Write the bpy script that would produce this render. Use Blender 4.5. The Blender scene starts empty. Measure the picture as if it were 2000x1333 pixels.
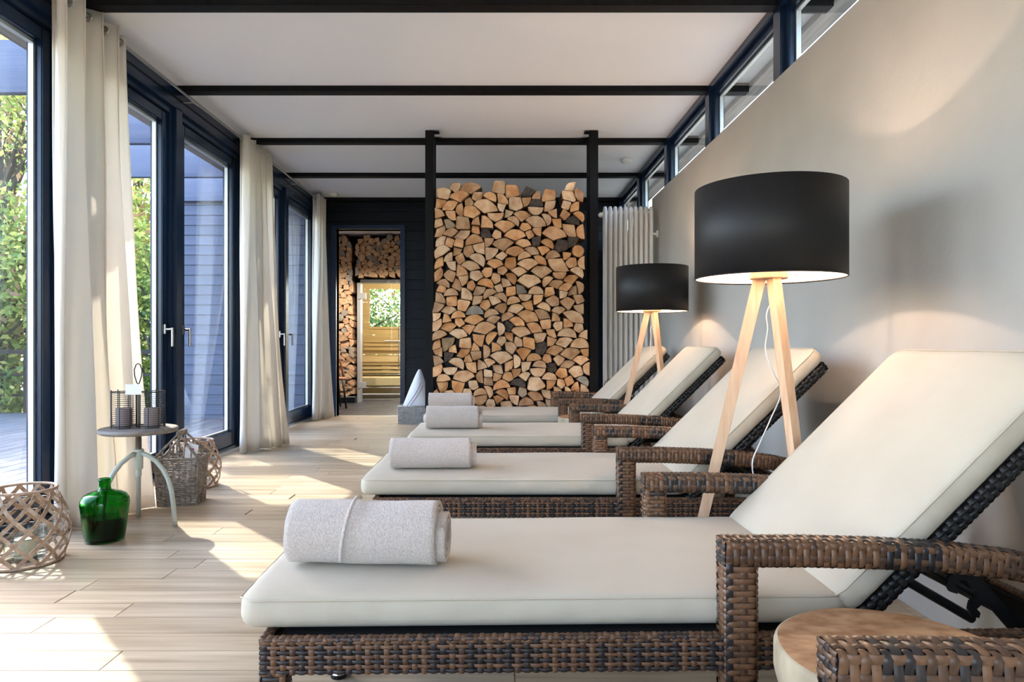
import bpy, bmesh, math, random
import numpy as np
from mathutils import Vector, Matrix
R = math.radians
random.seed(7); rng = np.random.default_rng(11)
S = bpy.context.scene
COL = S.collection

# ------------------------------------------------------------------ camera, world, sun, exposure
HC, HR = 0.918, 2.75
cd = bpy.data.cameras.new('camera'); cam = bpy.data.objects.new('camera', cd); COL.objects.link(cam)
cam.location = (0, 0, HC); cam.rotation_euler = (R(90), 0, 0)
cd.sensor_width = 36; cd.lens = 24.0; cd.shift_x = 0.011; cd.shift_y = 0.00275; cd.clip_start = 0.05
S.camera = cam
S.view_settings.view_transform = 'Standard'; S.view_settings.look = 'None'
S.view_settings.gamma = 1; S.view_settings.use_curve_mapping = False
S.view_settings.exposure = 1.48
w = bpy.data.worlds.new('sky'); S.world = w; w.use_nodes = True
nt = w.node_tree; nt.nodes.clear()
sky = nt.nodes.new('ShaderNodeTexSky'); sky.sky_type = 'NISHITA'; sky.sun_disc = False
sky.sun_elevation = R(42); sky.sun_rotation = R(-41); sky.air_density = 1.0; sky.dust_density = 1.5; sky.ozone_density = 1.5
bg = nt.nodes.new('ShaderNodeBackground'); bg.inputs[1].default_value = 0.95
wo = nt.nodes.new('ShaderNodeOutputWorld')
tint = nt.nodes.new('ShaderNodeMix'); tint.data_type = 'RGBA'; tint.blend_type = 'MULTIPLY'; tint.inputs[0].default_value = 1
tint.inputs[7].default_value = (1.05, .975, .955, 1)        # hazy, warmer sky
nt.links.new(sky.outputs[0], tint.inputs[6]); nt.links.new(tint.outputs[2], bg.inputs[0]); nt.links.new(bg.outputs[0], wo.inputs[0])
sl = bpy.data.lights.new('sun', 'SUN'); sl.energy = 4.0; sl.angle = R(0.6); sl.color = (1, .94, .84)
sun = bpy.data.objects.new('sun', sl); COL.objects.link(sun)
sun.rotation_euler = Vector((.66, -.75, -.90)).to_track_quat('-Z', 'Y').to_euler()
S.cycles.max_bounces = 10; S.cycles.diffuse_bounces = 6; S.cycles.glossy_bounces = 4
S.cycles.transmission_bounces = 8; S.cycles.transparent_max_bounces = 16
S.cycles.caustics_reflective = False; S.cycles.caustics_refractive = False
S.cycles.sample_clamp_indirect = 6.0

# ------------------------------------------------------------------ materials
def lin(c):
    return tuple(((v/255)/12.92 if v/255 <= .04045 else ((v/255+.055)/1.055)**2.4) for v in c) + (1,)
MATS = {}
def mat(name, col, rough=.6, metal=0, spec=.5, col2=None, scale=(8, 8, 8), detail=4, bump=0, bscale=None, rnd=0,
        trans=0, ior=1.45, sheen=0, lo=.35, hi=.65, coords='Object'):
    """Principled material: two colours mixed by stretched noise, optional per-object tone and bump."""
    m = bpy.data.materials.new(name); m.use_nodes = True; MATS[name] = m
    t = m.node_tree; n = t.nodes; b = n['Principled BSDF']; L = t.links
    b.inputs['Roughness'].default_value = rough; b.inputs['Metallic'].default_value = metal
    b.inputs['Specular IOR Level'].default_value = spec; b.inputs['IOR'].default_value = ior
    b.inputs['Transmission Weight'].default_value = trans
    b.inputs['Sheen Weight'].default_value = sheen
    b.inputs['Base Color'].default_value = lin(col)
    if col2 or bump or rnd:
        tc = n.new('ShaderNodeTexCoord'); mp = n.new('ShaderNodeMapping'); mp.inputs['Scale'].default_value = scale
        L.new(tc.outputs[coords], mp.inputs[0])
        if rnd:
            oi = n.new('ShaderNodeObjectInfo'); ml = n.new('ShaderNodeMath'); ml.operation = 'MULTIPLY'
            ml.inputs[1].default_value = 37.0; L.new(oi.outputs['Random'], ml.inputs[0])
            L.new(ml.outputs[0], mp.inputs['Location'])
        src = None
        if col2:
            nz = n.new('ShaderNodeTexNoise'); nz.inputs['Scale'].default_value = 1; nz.inputs['Detail'].default_value = detail
            L.new(mp.outputs[0], nz.inputs[0])
            rp = n.new('ShaderNodeValToRGB'); rp.color_ramp.elements[0].position = lo; rp.color_ramp.elements[1].position = hi
            rp.color_ramp.elements[0].color = lin(col); rp.color_ramp.elements[1].color = lin(col2)
            L.new(nz.outputs[0], rp.inputs[0]); src = rp.outputs[0]
        if rnd:
            hs = n.new('ShaderNodeHueSaturation'); mr = n.new('ShaderNodeMapRange')
            mr.inputs['To Min'].default_value = 1-rnd; mr.inputs['To Max'].default_value = 1+rnd
            L.new(oi.outputs['Random'], mr.inputs[0]); L.new(mr.outputs[0], hs.inputs['Value'])
            hs.inputs['Color'].default_value = lin(col)
            if src: L.new(src, hs.inputs['Color'])
            src = hs.outputs[0]
        if src: L.new(src, b.inputs['Base Color'])
        if bump:
            bz = n.new('ShaderNodeTexNoise'); bz.inputs['Scale'].default_value = 1; bz.inputs['Detail'].default_value = 5
            if bscale:
                m2 = n.new('ShaderNodeMapping'); m2.inputs['Scale'].default_value = bscale
                L.new(tc.outputs[coords], m2.inputs[0]); L.new(m2.outputs[0], bz.inputs[0])
            else: L.new(mp.outputs[0], bz.inputs[0])
            bp = n.new('ShaderNodeBump'); bp.inputs['Strength'].default_value = 1; bp.inputs['Distance'].default_value = bump
            L.new(bz.outputs[0], bp.inputs['Height']); L.new(bp.outputs[0], b.inputs['Normal'])
    return m
def rings(name, c1, c2, dark, rnd=.12):
    """sawn end grain: growth rings round the pith (the log's own origin) over blotchy wood"""
    m = mat(name, c1, .85, col2=c2, scale=(14, 14, 14), bump=.0015, bscale=(120, 120, 120), rnd=rnd)
    n = m.node_tree.nodes; L = m.node_tree.links
    wv = n.new('ShaderNodeTexWave'); wv.wave_type = 'RINGS'; wv.rings_direction = 'Y'
    wv.inputs['Scale'].default_value = 34; wv.inputs['Distortion'].default_value = 3.5; wv.inputs['Detail Scale'].default_value = 2
    tc = n.new('ShaderNodeTexCoord'); L.new(tc.outputs['Object'], wv.inputs[0])
    hz = n.new('ShaderNodeMix'); hz.data_type = 'RGBA'; hz.blend_type = 'MULTIPLY'; oi = n.new('ShaderNodeObjectInfo'); ra = n.new('ShaderNodeValToRGB')
    for q_, (ps, cl_) in enumerate(((0, (255, 226, 196)), (.3, (255, 255, 255)), (.55, (236, 232, 232)), (.75, (255, 224, 186)), (1, (214, 206, 200)))):
        e_ = ra.color_ramp.elements[q_] if q_ < 2 else ra.color_ramp.elements.new(ps)
        e_.position = ps; e_.color = lin(cl_)
    wn = n.new('ShaderNodeTexWhiteNoise'); wn.noise_dimensions = '1D'; L.new(oi.outputs['Random'], wn.inputs['W']); L.new(wn.outputs[0], ra.inputs[0]); hz.inputs['Factor'].default_value = 1
    mx = n.new('ShaderNodeMix'); mx.data_type = 'RGBA'; mx.blend_type = 'MULTIPLY'
    rp = n.new('ShaderNodeValToRGB'); rp.color_ramp.elements[0].color = lin(dark); rp.color_ramp.elements[0].position = .0
    rp.color_ramp.elements[1].color = (1, 1, 1, 1); rp.color_ramp.elements[1].position = .45
    L.new(wv.outputs['Fac'], rp.inputs[0])
    b = n['Principled BSDF']; src = b.inputs['Base Color'].links[0].from_socket
    mx.inputs['Factor'].default_value = .75
    L.new(src, hz.inputs[6]); L.new(ra.outputs[0], hz.inputs[7]); L.new(hz.outputs[2], mx.inputs[6]); L.new(rp.outputs[0], mx.inputs[7]); L.new(mx.outputs[2], b.inputs['Base Color'])
    return m
M_frame = mat('dark_blue_paint', (17, 37, 62), .25, spec=.5)
M_post = mat('black_stained_timber', (10, 10, 12), .6, spec=.2, col2=(18, 17, 19), scale=(30, 30, 2), bump=.0004)
M_ceil = mat('white_ceiling', (240, 243, 248), .9, bump=.0002, scale=(90, 90, 90))
M_wallg = mat('grey_plaster', (164, 162, 157), .85, col2=(170, 168, 163), scale=(3, 3, 3), bump=.0010, bscale=(55, 55, 55))
M_clad = mat('black_board', (8, 13, 21), .5, spec=.25, col2=(15, 21, 30), scale=(2, 40, 40), bump=.0006, rnd=.15)
M_wing = mat('blue_grey_board', (84, 90, 108), .6, col2=(96, 100, 118), scale=(2, 30, 60), bump=.0006, rnd=.08)
M_oak = mat('pale_oak', (150, 131, 105), .33, spec=.45, col2=(193, 177, 151), scale=(1.6, 26, 26), detail=6, bump=.0003, rnd=.13, lo=.3, hi=.7)
M_oakbase = mat('oak_joint', (96, 80, 64), .8)
M_deck = mat('weathered_deck', (88, 90, 96), .8, col2=(112, 114, 120), scale=(20, 1.5, 20), rnd=.06)
M_cush = mat('cream_canvas', (184, 174, 156), .85, col2=(190, 181, 163), scale=(5, 5, 5), bump=.0004, bscale=(300, 300, 300), sheen=.1)
M_pipe = mat('cream_piping', (188, 176, 156), .8)
M_towel = mat('terry_towel', (182, 170, 162), .95, col2=(198, 187, 179), scale=(160, 160, 160), bump=.004, bscale=(260, 260, 260), sheen=.4)
M_wkA = mat('brown_wicker', (94, 66, 47), .38, col2=(116, 84, 60), scale=(60, 60, 60))
M_wkB = mat('dark_wicker', (36, 31, 31), .36, col2=(52, 45, 43), scale=(60, 60, 60))
M_wkC = mat('umber_wicker', (70, 50, 38), .38, col2=(90, 64, 46), scale=(60, 60, 60))
M_wkD = mat('black_wicker', (13, 11, 12), .45)
M_core = mat('wicker_core', (12, 10, 10), .8)
M_black = mat('black_metal', (16, 16, 18), .45)
M_shade = mat('black_shade_cloth', (8, 9, 13), .55, spec=.5, col2=(15, 13, 16), scale=(160, 160, 14), sheen=0)
M_shadein = mat('white_shade_lining', (245, 238, 230), .9)
M_beech = mat('beech_wood', (196, 158, 126), .45, col2=(212, 178, 146), scale=(60, 60, 5), bump=.0002)
M_chrome = mat('brushed_steel', (190, 188, 184), .3, metal=1)
M_alu = mat('aluminium_spacer', (205, 205, 202), .4, metal=.6)
M_rad = mat('white_enamel', (243, 243, 242), .3)
M_white = mat('white_plastic', (225, 225, 222), .5)
M_willow = mat('peeled_willow', (150, 122, 98), .7, col2=(180, 158, 136), scale=(40, 40, 40), bump=.0005)
M_greyrod = mat('grey_willow', (120, 110, 100), .75, col2=(160, 150, 140), scale=(50, 50, 50), bump=.0006)
M_greyrod2 = mat('whitewashed_willow', (150, 146, 142), .75, col2=(186, 182, 178), scale=(50, 50, 50), bump=.0006)
M_stooltop = mat('weathered_seat_wood', (110, 102, 96), .6, col2=(140, 130, 122), scale=(4, 40, 40), bump=.0005)
M_iron = mat('sage_enamel_iron', (176, 180, 166), .4)
M_thread = mat('rusty_screw', (110, 96, 86), .55, metal=.5)
M_candle = mat('mauve_wax', (142, 128, 128), .6)
M_wax = mat('cream_wax', (226, 220, 200), .6)
M_paper = mat('white_card', (232, 232, 234), .8)
M_pink = mat('pink_print', (206, 92, 140), .8)
M_stump = mat('planed_end_wood', (146, 102, 68), .6, col2=(186, 146, 108), scale=(22, 34, 9), bump=.0008)
M_stumpside = mat('stripped_trunk_wood', (150, 136, 112), .7, col2=(176, 162, 136), scale=(14, 14, 5), bump=.002, bscale=(20, 20, 8))
M_curt = mat('cream_linen', (238, 233, 224), .9, col2=(243, 239, 231), scale=(300, 300, 300), bump=.0003)
M_pine = mat('pine_plank', (220, 196, 146), .7, col2=(228, 206, 160), scale=(1.5, 20, 20), rnd=.05)
M_slot = mat('bench_gap', (60, 44, 28), .8)
M_slate = mat('slate_tile', (52, 52, 56), .35, col2=(74, 70, 70), scale=(6, 6, 6), bump=.001, rnd=.2)
M_joint = mat('tile_joint', (110, 108, 104), .9)
M_cloth = mat('white_cotton', (226, 226, 232), .9, bump=.0005, scale=(120, 120, 120))
M_stripe = mat('claret_stripe', (96, 44, 60), .9)
M_red = mat('red_enamel', (170, 22, 26), .35)
M_ratt = mat('rattan_cane', (150, 92, 56), .5)
M_bark = mat('tree_bark', (84, 74, 64), .9, col2=(58, 50, 44), scale=(20, 20, 6), bump=.004)
M_fascia = mat('grey_fascia_timber', (128, 122, 116), .8, col2=(170, 162, 150), scale=(30, 2, 30), rnd=.05, bump=.002)
M_soffit = mat('white_soffit', (224, 222, 216), .8)
M_ground = mat('garden_ground', (112, 108, 96), .95, col2=(128, 124, 110), scale=(2, 2, 2))
M_logE = rings('orange_end_grain', (204, 162, 120), (232, 204, 168), (156, 110, 78))
M_logG = rings('grey_end_grain', (152, 146, 136), (186, 178, 164), (110, 100, 92))
M_logD = mat('dark_bark_end', (58, 48, 42), .9, col2=(84, 72, 62), scale=(30, 30, 30), bump=.003)
M_logS = mat('split_log_side', (140, 100, 66), .9, col2=(96, 70, 50), scale=(20, 4, 20), bump=.002)
def leafmat(name, c1, c2):
    m = mat(name, c1, .5, col2=c2, scale=(1.3, 1.3, 1.3), lo=.4, hi=.6)
    n = m.node_tree.nodes; L = m.node_tree.links; b = n['Principled BSDF']
    tr = n.new('ShaderNodeBsdfTranslucent'); mx = n.new('ShaderNodeMixShader'); mx.inputs[0].default_value = .55
    L.new(b.inputs['Base Color'].links[0].from_socket, tr.inputs[0])
    L.new(b.outputs[0], mx.inputs[1]); L.new(tr.outputs[0], mx.inputs[2]); L.new(mx.outputs[0], n['Material Output'].inputs[0])
    return m
M_leafA = leafmat('green_leaf', (176, 186, 96), (130, 150, 80))
M_leafB = leafmat('yellowing_leaf', (226, 220, 130), (186, 190, 98))
M_leafC = leafmat('russet_leaf', (176, 128, 100), (146, 120, 86))
M_leafD = leafmat('dark_green_leaf', (116, 146, 84), (84, 114, 66))
# curtain linen lets some light through
n = M_curt.node_tree.nodes; tr = n.new('ShaderNodeBsdfTranslucent'); tr.inputs[0].default_value = lin((240, 234, 224))
mx = n.new('ShaderNodeMixShader'); mx.inputs[0].default_value = .5; L = M_curt.node_tree.links
L.new(n['Principled BSDF'].outputs[0], mx.inputs[1]); L.new(tr.outputs[0], mx.inputs[2]); L.new(mx.outputs[0], n['Material Output'].inputs[0])
def glassmat(name, tint, ior, rough=.0):
    m = bpy.data.materials.new(name); m.use_nodes = True; t = m.node_tree; n = t.nodes; n.clear(); L = t.links
    o = n.new('ShaderNodeOutputMaterial'); mx = n.new('ShaderNodeMixShader'); fr = n.new('ShaderNodeFresnel')
    ge = n.new('ShaderNodeNewGeometry'); mr = n.new('ShaderNodeMapRange'); mr.inputs['To Min'].default_value = ior; mr.inputs['To Max'].default_value = 1/ior
    L.new(ge.outputs['Backfacing'], mr.inputs[0]); L.new(mr.outputs[0], fr.inputs[0])      # same reflectance seen from inside the thin pane
    g = n.new('ShaderNodeBsdfGlossy'); g.inputs['Roughness'].default_value = rough
    tr = n.new('ShaderNodeBsdfTransparent'); tr.inputs[0].default_value = tint
    L.new(fr.outputs[0], mx.inputs[0]); L.new(tr.outputs[0], mx.inputs[1]); L.new(g.outputs[0], mx.inputs[2]); L.new(mx.outputs[0], o.inputs[0])
    return m
M_glass = glassmat('window_glass', (.95, .975, .98, 1), 1.5)
M_jar = glassmat('clear_jar_glass', (.9, .94, .94, 1), 1.4)
M_green = mat('bottle_green_glass', (34, 168, 62), .02, trans=1.0, ior=1.3)
M_dregs = mat('dark_bottle_liquid', (2, 14, 8), .1)
M_bulb = bpy.data.materials.new('lit_bulb'); M_bulb.use_nodes = True
b = M_bulb.node_tree.nodes['Principled BSDF']; b.inputs['Emission Color'].default_value = (1, .72, .48, 1); b.inputs['Emission Strength'].default_value = 25

# ------------------------------------------------------------------ mesh helpers
class MB:
    def __init__(s): s.v = []; s.f = []; s.m = []; s.mats = []
    def mi(s, m):
        if m not in s.mats: s.mats.append(m)
        return s.mats.index(m)
    def add(s, v, f, m):
        o = len(s.v); k = s.mi(m)
        s.v += [tuple(p) for p in v]; s.f += [tuple(i+o for i in q) for q in f]; s.m += [k]*len(f)
    def box(s, x0, x1, y0, y1, z0, z1, m, bev=0):
        if bev:
            bm = bmesh.new(); bmesh.ops.create_cube(bm, size=1)
            for q in bm.verts: q.co = Vector(((x0+x1)/2+q.co.x*(x1-x0), (y0+y1)/2+q.co.y*(y1-y0), (z0+z1)/2+q.co.z*(z1-z0)))
            bmesh.ops.bevel(bm, geom=list(bm.edges), offset=bev, segments=2, affect='EDGES')
            bm.verts.index_update()
            s.add([q.co for q in bm.verts], [[q.index for q in f.verts] for f in bm.faces], m); bm.free(); return
        v = [(x, y, z) for z in (z0, z1) for y in (y0, y1) for x in (x0, x1)]
        s.add(v, [(0, 2, 3, 1), (4, 5, 7, 6), (0, 1, 5, 4), (2, 6, 7, 3), (0, 4, 6, 2), (1, 3, 7, 5)], m)
    def tube(s, pts, r, m, n=8, closed=False, cap=True, flat=None):
        pts = [Vector(p) for p in pts]; N = len(pts)
        rr = r if isinstance(r, (list, tuple)) else [r]*N
        v = []; up = None
        for i, p in enumerate(pts):
            a = pts[(i-1) % N] if (closed or i) else p; b_ = pts[(i+1) % N] if (closed or i < N-1) else p
            t = (b_-a); t = t.normalized() if t.length > 1e-9 else Vector((0, 0, 1))
            if up is None: up = Vector((0, 0, 1)) if abs(t.z) < .9 else Vector((1, 0, 0))
            e1 = t.cross(up); e1 = e1.normalized() if e1.length > 1e-6 else t.orthogonal().normalized()
            e2 = e1.cross(t).normalized(); up = e2
            for k in range(n):
                th = 2*math.pi*k/n; v.append(p+e1*rr[i]*math.cos(th)+e2*rr[i]*math.sin(th)*(flat or 1))
        f = []
        for i in range(N if closed else N-1):
            j = (i+1) % N
            for k in range(n): f.append((i*n+k, i*n+(k+1) % n, j*n+(k+1) % n, j*n+k))
        if cap and not closed: f += [tuple(range(n))[::-1], tuple((N-1)*n+k for k in range(n))]
        s.add(v, f, m)
    def lathe(s, prof, m, n=32, c=(0, 0, 0), sx=1, sy=1):
        v = []; f = []
        for (r, z) in prof:
            for k in range(n):
                th = 2*math.pi*k/n; v.append((c[0]+r*sx*math.cos(th), c[1]+r*sy*math.sin(th), c[2]+z))
        for i in range(len(prof)-1):
            for k in range(n): f.append((i*n+k, i*n+(k+1) % n, (i+1)*n+(k+1) % n, (i+1)*n+k))
        if prof[0][0] > 1e-6: f.append(tuple(range(n))[::-1])
        if prof[-1][0] > 1e-6: f.append(tuple((len(prof)-1)*n+k for k in range(n)))
        s.add(v, f, m)
    def prism(s, poly, fn, t0, t1, m):
        """poly 2-D, fn(a, b, t) -> xyz"""
        n = len(poly); v = [fn(a, b, t0) for a, b in poly]+[fn(a, b, t1) for a, b in poly]
        f = [tuple(range(n))[::-1], tuple(range(n, 2*n))]+[(i, (i+1) % n, n+(i+1) % n, n+i) for i in range(n)]
        s.add(v, f, m)
    def beam(s, a, b_, wd, ht, m, wd2=None, ht2=None, side=None):
        """square bar between two points"""
        a = Vector(a); b_ = Vector(b_); t = (b_-a).normalized(); sd = Vector(side) if side else t.cross(Vector((0, 0, 1)))
        if sd.length < 1e-3: sd = Vector((1, 0, 0))
        sd = (sd - t*sd.dot(t)).normalized(); u = sd.cross(t).normalized(); v = []
        for p, w_, h_ in ((a, wd, ht), (b_, wd2 or wd, ht2 or ht)):
            for i, j in ((-1, -1), (1, -1), (1, 1), (-1, 1)): v.append(p+sd*i*w_/2+u*j*h_/2)
        s.add(v, [(0, 1, 2, 3), (4, 7, 6, 5), (0, 4, 5, 1), (1, 5, 6, 2), (2, 6, 7, 3), (3, 7, 4, 0)], m)
    def build(s, name, parent=None, smooth=False, loc=None, fix=False, auto=None):
        me = bpy.data.meshes.new(name); me.from_pydata(s.v, [], s.f)
        for q in s.mats: me.materials.append(q)
        if len(s.mats) > 1: me.polygons.foreach_set('material_index', s.m)
        if fix:
            bm = bmesh.new(); bm.from_mesh(me); bmesh.ops.recalc_face_normals(bm, faces=bm.faces); bm.to_mesh(me); bm.free()
        if smooth or auto: me.polygons.foreach_set('use_smooth', [True]*len(me.polygons))
        if auto: me.set_sharp_from_angle(angle=R(auto))
        me.update(); o = bpy.data.objects.new(name, me); COL.objects.link(o)
        if parent: o.parent = parent
        if loc is not None: o.location = loc
        return o
def tag(o, label=None, cat=None, group=None, kind=None):
    if label: o['label'] = label
    if cat: o['category'] = cat
    if group: o['group'] = group
    if kind: o['kind'] = kind
    return o
def empty(name, loc=(0, 0, 0), rz=0, **k):
    o = bpy.data.objects.new(name, None); COL.objects.link(o); o.location = loc; o.rotation_euler = (0, 0, rz); o.empty_display_size = .1
    return tag(o, **k)
def dup(root, loc, rz=0, **k):
    c = root.copy(); COL.objects.link(c); c.location = loc; c.rotation_euler = (0, 0, rz); tag(c, **k)
    for ch in list(root.children):
        d = ch.copy(); COL.objects.link(d); d.parent = c
        for g in list(ch.children):
            e = g.copy(); COL.objects.link(e); e.parent = d
    return c

# ---- weaving
def rrect(a, b_, r, n):
    """n points + normals on a rounded rectangle, equally spaced by arc length"""
    seg = [('l', (a, -b_+r), (a, b_-r), (1, 0)), ('c', (a-r, b_-r), 0), ('l', (a-r, b_), (-a+r, b_), (0, 1)), ('c', (-a+r, b_-r), 90),
           ('l', (-a, b_-r), (-a, -b_+r), (-1, 0)), ('c', (-a+r, -b_+r), 180), ('l', (-a+r, -b_), (a-r, -b_), (0, -1)), ('c', (a-r, -b_+r), 270)]
    Ls = [math.dist(q[1], q[2]) if q[0] == 'l' else r*math.pi/2 for q in seg]; T = sum(Ls); out = []
    for k in range(n):
        d = T*k/n; i = 0
        while d > Ls[i]+1e-9: d -= Ls[i]; i += 1
        q = seg[i]; t = d/max(Ls[i], 1e-9)
        if q[0] == 'l': out.append((q[1][0]+(q[2][0]-q[1][0])*t, q[1][1]+(q[2][1]-q[1][1])*t)+q[3])
        else:
            th = R(q[2]+90*t); out.append((q[1][0]+r*math.cos(th), q[1][1]+r*math.sin(th), math.cos(th), math.sin(th)))
    return out
def resample(pts, step):
    pts = [Vector(p) for p in pts]; d = [0]
    for i in range(1, len(pts)): d.append(d[-1]+(pts[i]-pts[i-1]).length)
    n = max(2, round(d[-1]/step)); out = []
    for k in range(n+1):
        s_ = d[-1]*k/n; i = 1
        while i < len(d)-1 and d[i] < s_: i += 1
        out.append(pts[i-1].lerp(pts[i], (s_-d[i-1])/max(d[i]-d[i-1], 1e-9)))
    return out
WK = [M_wkA, M_wkB, M_wkC]
def pick(runs):
    runs[1] -= 1
    if runs[1] <= 0: runs[0] = random.choices(WK, (5, 3, 4))[0]; runs[1] = random.choice((1, 1, 2, 3, 5))
    return runs[0]
def weave_tube(mb, pts, side, a, b_, r=.012, pitch=.0125, cells=8, h=.0016, lw=.5, core=True, mats=None):
    """basket-woven tube: 'pitch' is the wrap spacing along the path; side = lateral axis"""
    P = resample(pts, pitch/2); side = Vector(side).normalized(); N = len(P)
    sub = 3; ring = rrect(a, b_, r, cells*sub); fr = []
    for i, p in enumerate(P):
        t = (P[min(i+1, N-1)]-P[max(i-1, 0)]).normalized(); u = t.cross(side).normalized(); fr.append((p, t, u))
    def pt(i, k, off, ds=0):
        p, t, u = fr[i]; x, y, nx, ny = ring[k % len(ring)]
        return p+t*ds+side*(x+nx*off)+u*(y+ny*off)
    run = [WK[0], 2]
    for wi, i in enumerate(range(1, N-1, 2)):
        v = []; m = pick(run) if not mats else random.choice(mats); K = cells*sub; hw = pitch*.47
        for k in range(K):
            off = h*math.cos(math.pi*(k/sub+wi)); 
            v += [pt(i, k, off-.0012, -hw), pt(i, k, off+.0008, -hw*.45), pt(i, k, off+.0008, hw*.45), pt(i, k, off-.0012, hw)]
        f = [(k*4+q, ((k+1) % K)*4+q, ((k+1) % K)*4+q+1, k*4+q+1) for k in range(K) for q in range(3)]
        mb.add(v, f, m)
    per = 2*(2*a+2*b_)-8*r+2*math.pi*r; cw = per/cells*lw/2
    for j in range(cells):
        k = j*sub; v = []; m = random.choice(mats or WK)
        x, y, nx, ny = ring[k]; tx, ty = -ny, nx
        for i in range(N):
            wi = (i-1)/2; off = -h*math.cos(math.pi*(j+wi)); p, t, u = fr[i]
            for q, dz in ((-1, -.0010), (-.4, .0008), (.4, .0008), (1, -.0010)):
                o = off+dz; v.append(p+side*(x+tx*cw*q+nx*o)+u*(y+ty*cw*q+ny*o))
        mb.add(v, [(i*4+q, (i+1)*4+q, (i+1)*4+q+1, i*4+q+1) for i in range(N-1) for q in range(3)], m)
    if core:
        rg = rrect(a-2*h-.001, b_-2*h-.001, max(.002, r-2*h), 12); v = []
        for p, t, u in (fr[0:N:4]+[fr[-1]]): v += [p+side*x+u*y for x, y, _, _ in rg]
        M_ = len(v)//12
        mb.add(v, [(i*12+k, i*12+(k+1) % 12, (i+1)*12+(k+1) % 12, (i+1)*12+k) for i in range(M_-1) for k in range(12)]+[tuple(range(12))[::-1], tuple((M_-1)*12+k for k in range(12))], M_core)
def weave_panel(mb, o, U, V, nu, nv, pu, pv, h=.0018, wu=.6, wv=.8, mats=None, rows=None):
    """flat plain weave: nu stakes along U (pitch pu), nv strands along V (pitch pv); normal = U x V"""
    o = Vector(o); U = Vector(U).normalized(); V = Vector(V).normalized(); n = U.cross(V)
    cs = ((-1, -.0012), (-.45, .0006), (.45, .0006), (1, -.0012))
    for j in range(nv):                                     # strands running along U
        v = []; m = (rows[j % len(rows)] if rows else random.choice(mats or WK)); c = (j+.5)*pv
        K = nu*3
        for k in range(K+1):
            off = h*1.3*math.cos(math.pi*(k/3-.5+j))
            v += [o+U*(k/3*pu)+V*(c+q*pv*wv/2)+n*(off+dz) for q, dz in cs]
        mb.add(v, [(k*4+q, (k+1)*4+q, (k+1)*4+q+1, k*4+q+1) for k in range(K) for q in range(3)], m)
    for i in range(nu):                                     # stakes running along V
        v = []; m = random.choice(mats or WK); c = (i+.5)*pu; K = nv*2
        for k in range(K+1):
            off = -h*math.cos(math.pi*(k/2-.5+i))
            v += [o+U*(c+q*pu*wu/2)+V*(k/2*pv)+n*(off+dz) for q, dz in cs]
        mb.add(v, [(k*4+q, k*4+q+1, (k+1)*4+q+1, (k+1)*4+q) for k in range(K) for q in range(3)], m)

# ================================================================== THE ROOM
XL, XR, YF, SP = -2.296, 1.468, 8.62, 1.2316
EDGE = [SP*k for k in range(-2, 8)]                       # far edges of the beams / posts
def struct(o, label=None): o['kind'] = 'structure'; return tag(o, label)
# floor: base slab and planks lying across the room
fl = MB(); fl.box(-2.46, 1.60, -3, YF+.12, -.10, -.006, M_oakbase)
floor = struct(fl.build('floor'), 'pale oak plank floor running the length of the room')
PW = .1245; lens = [1.15, 1.35, 1.55]; proto = {}
def board_mesh(L_, w_, t_, m, bev=.0012):
    k = (round(L_, 2), w_, t_, m.name)
    if k not in proto:
        b_ = MB(); b_.box(0, L_-.0015, .0006, w_-.0006, -t_, 0, m, bev); o = b_.build('plank'); proto[k] = o.data; bpy.data.objects.remove(o)
    return proto[k]
row = 0; y = .92
def plankobj(me, parent, loc, name='plank', rot=None):
    o = bpy.data.objects.new(name, me); COL.objects.link(o); o.parent = parent; o.location = loc
    if rot: o.rotation_euler = rot
    return o
while y < YF+.06:
    x = -2.40 - random.uniform(0, .9); first = True
    while x < 1.46:
        L_ = random.choice(lens); x0 = max(x, -2.42); x1 = min(x+L_, 1.50)
        if x1-x0 > .05: plankobj(board_mesh(x1-x0, PW, .012, M_oak), floor, (x0, y, 0))
        x += L_
    y += PW; row += 1
b_ = MB(); b_.box(-2.42, 1.5, -3, .92, -.012, 0, M_oak); b_.build('plank', floor)
# ceiling and cross beams
c = MB(); c.box(-2.46, 1.60, -3, YF+.1, HR, HR+.12, M_ceil); ceil = struct(c.build('ceiling'), 'white ceiling panels between thin black cross beams')
for e in EDGE:
    b_ = MB(); b_.box(XL, XR, e-.088, e, HR-.040, HR+.01, M_post, .003); b_.build('beam', ceil)
for (x, y) in ((1.25, 6.77), (-2.04, 8.30)):
    d = MB(); d.lathe([(.0, -.04), (.04, -.04), (.055, -.03), (.055, 0)], M_white, 24, (x, y, HR))
    tag(d.build('smoke_detector', smooth=True), 'small white round detector on the ceiling near '+('the clerestory' if x > 0 else 'the far curtain'), 'detector')
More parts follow.
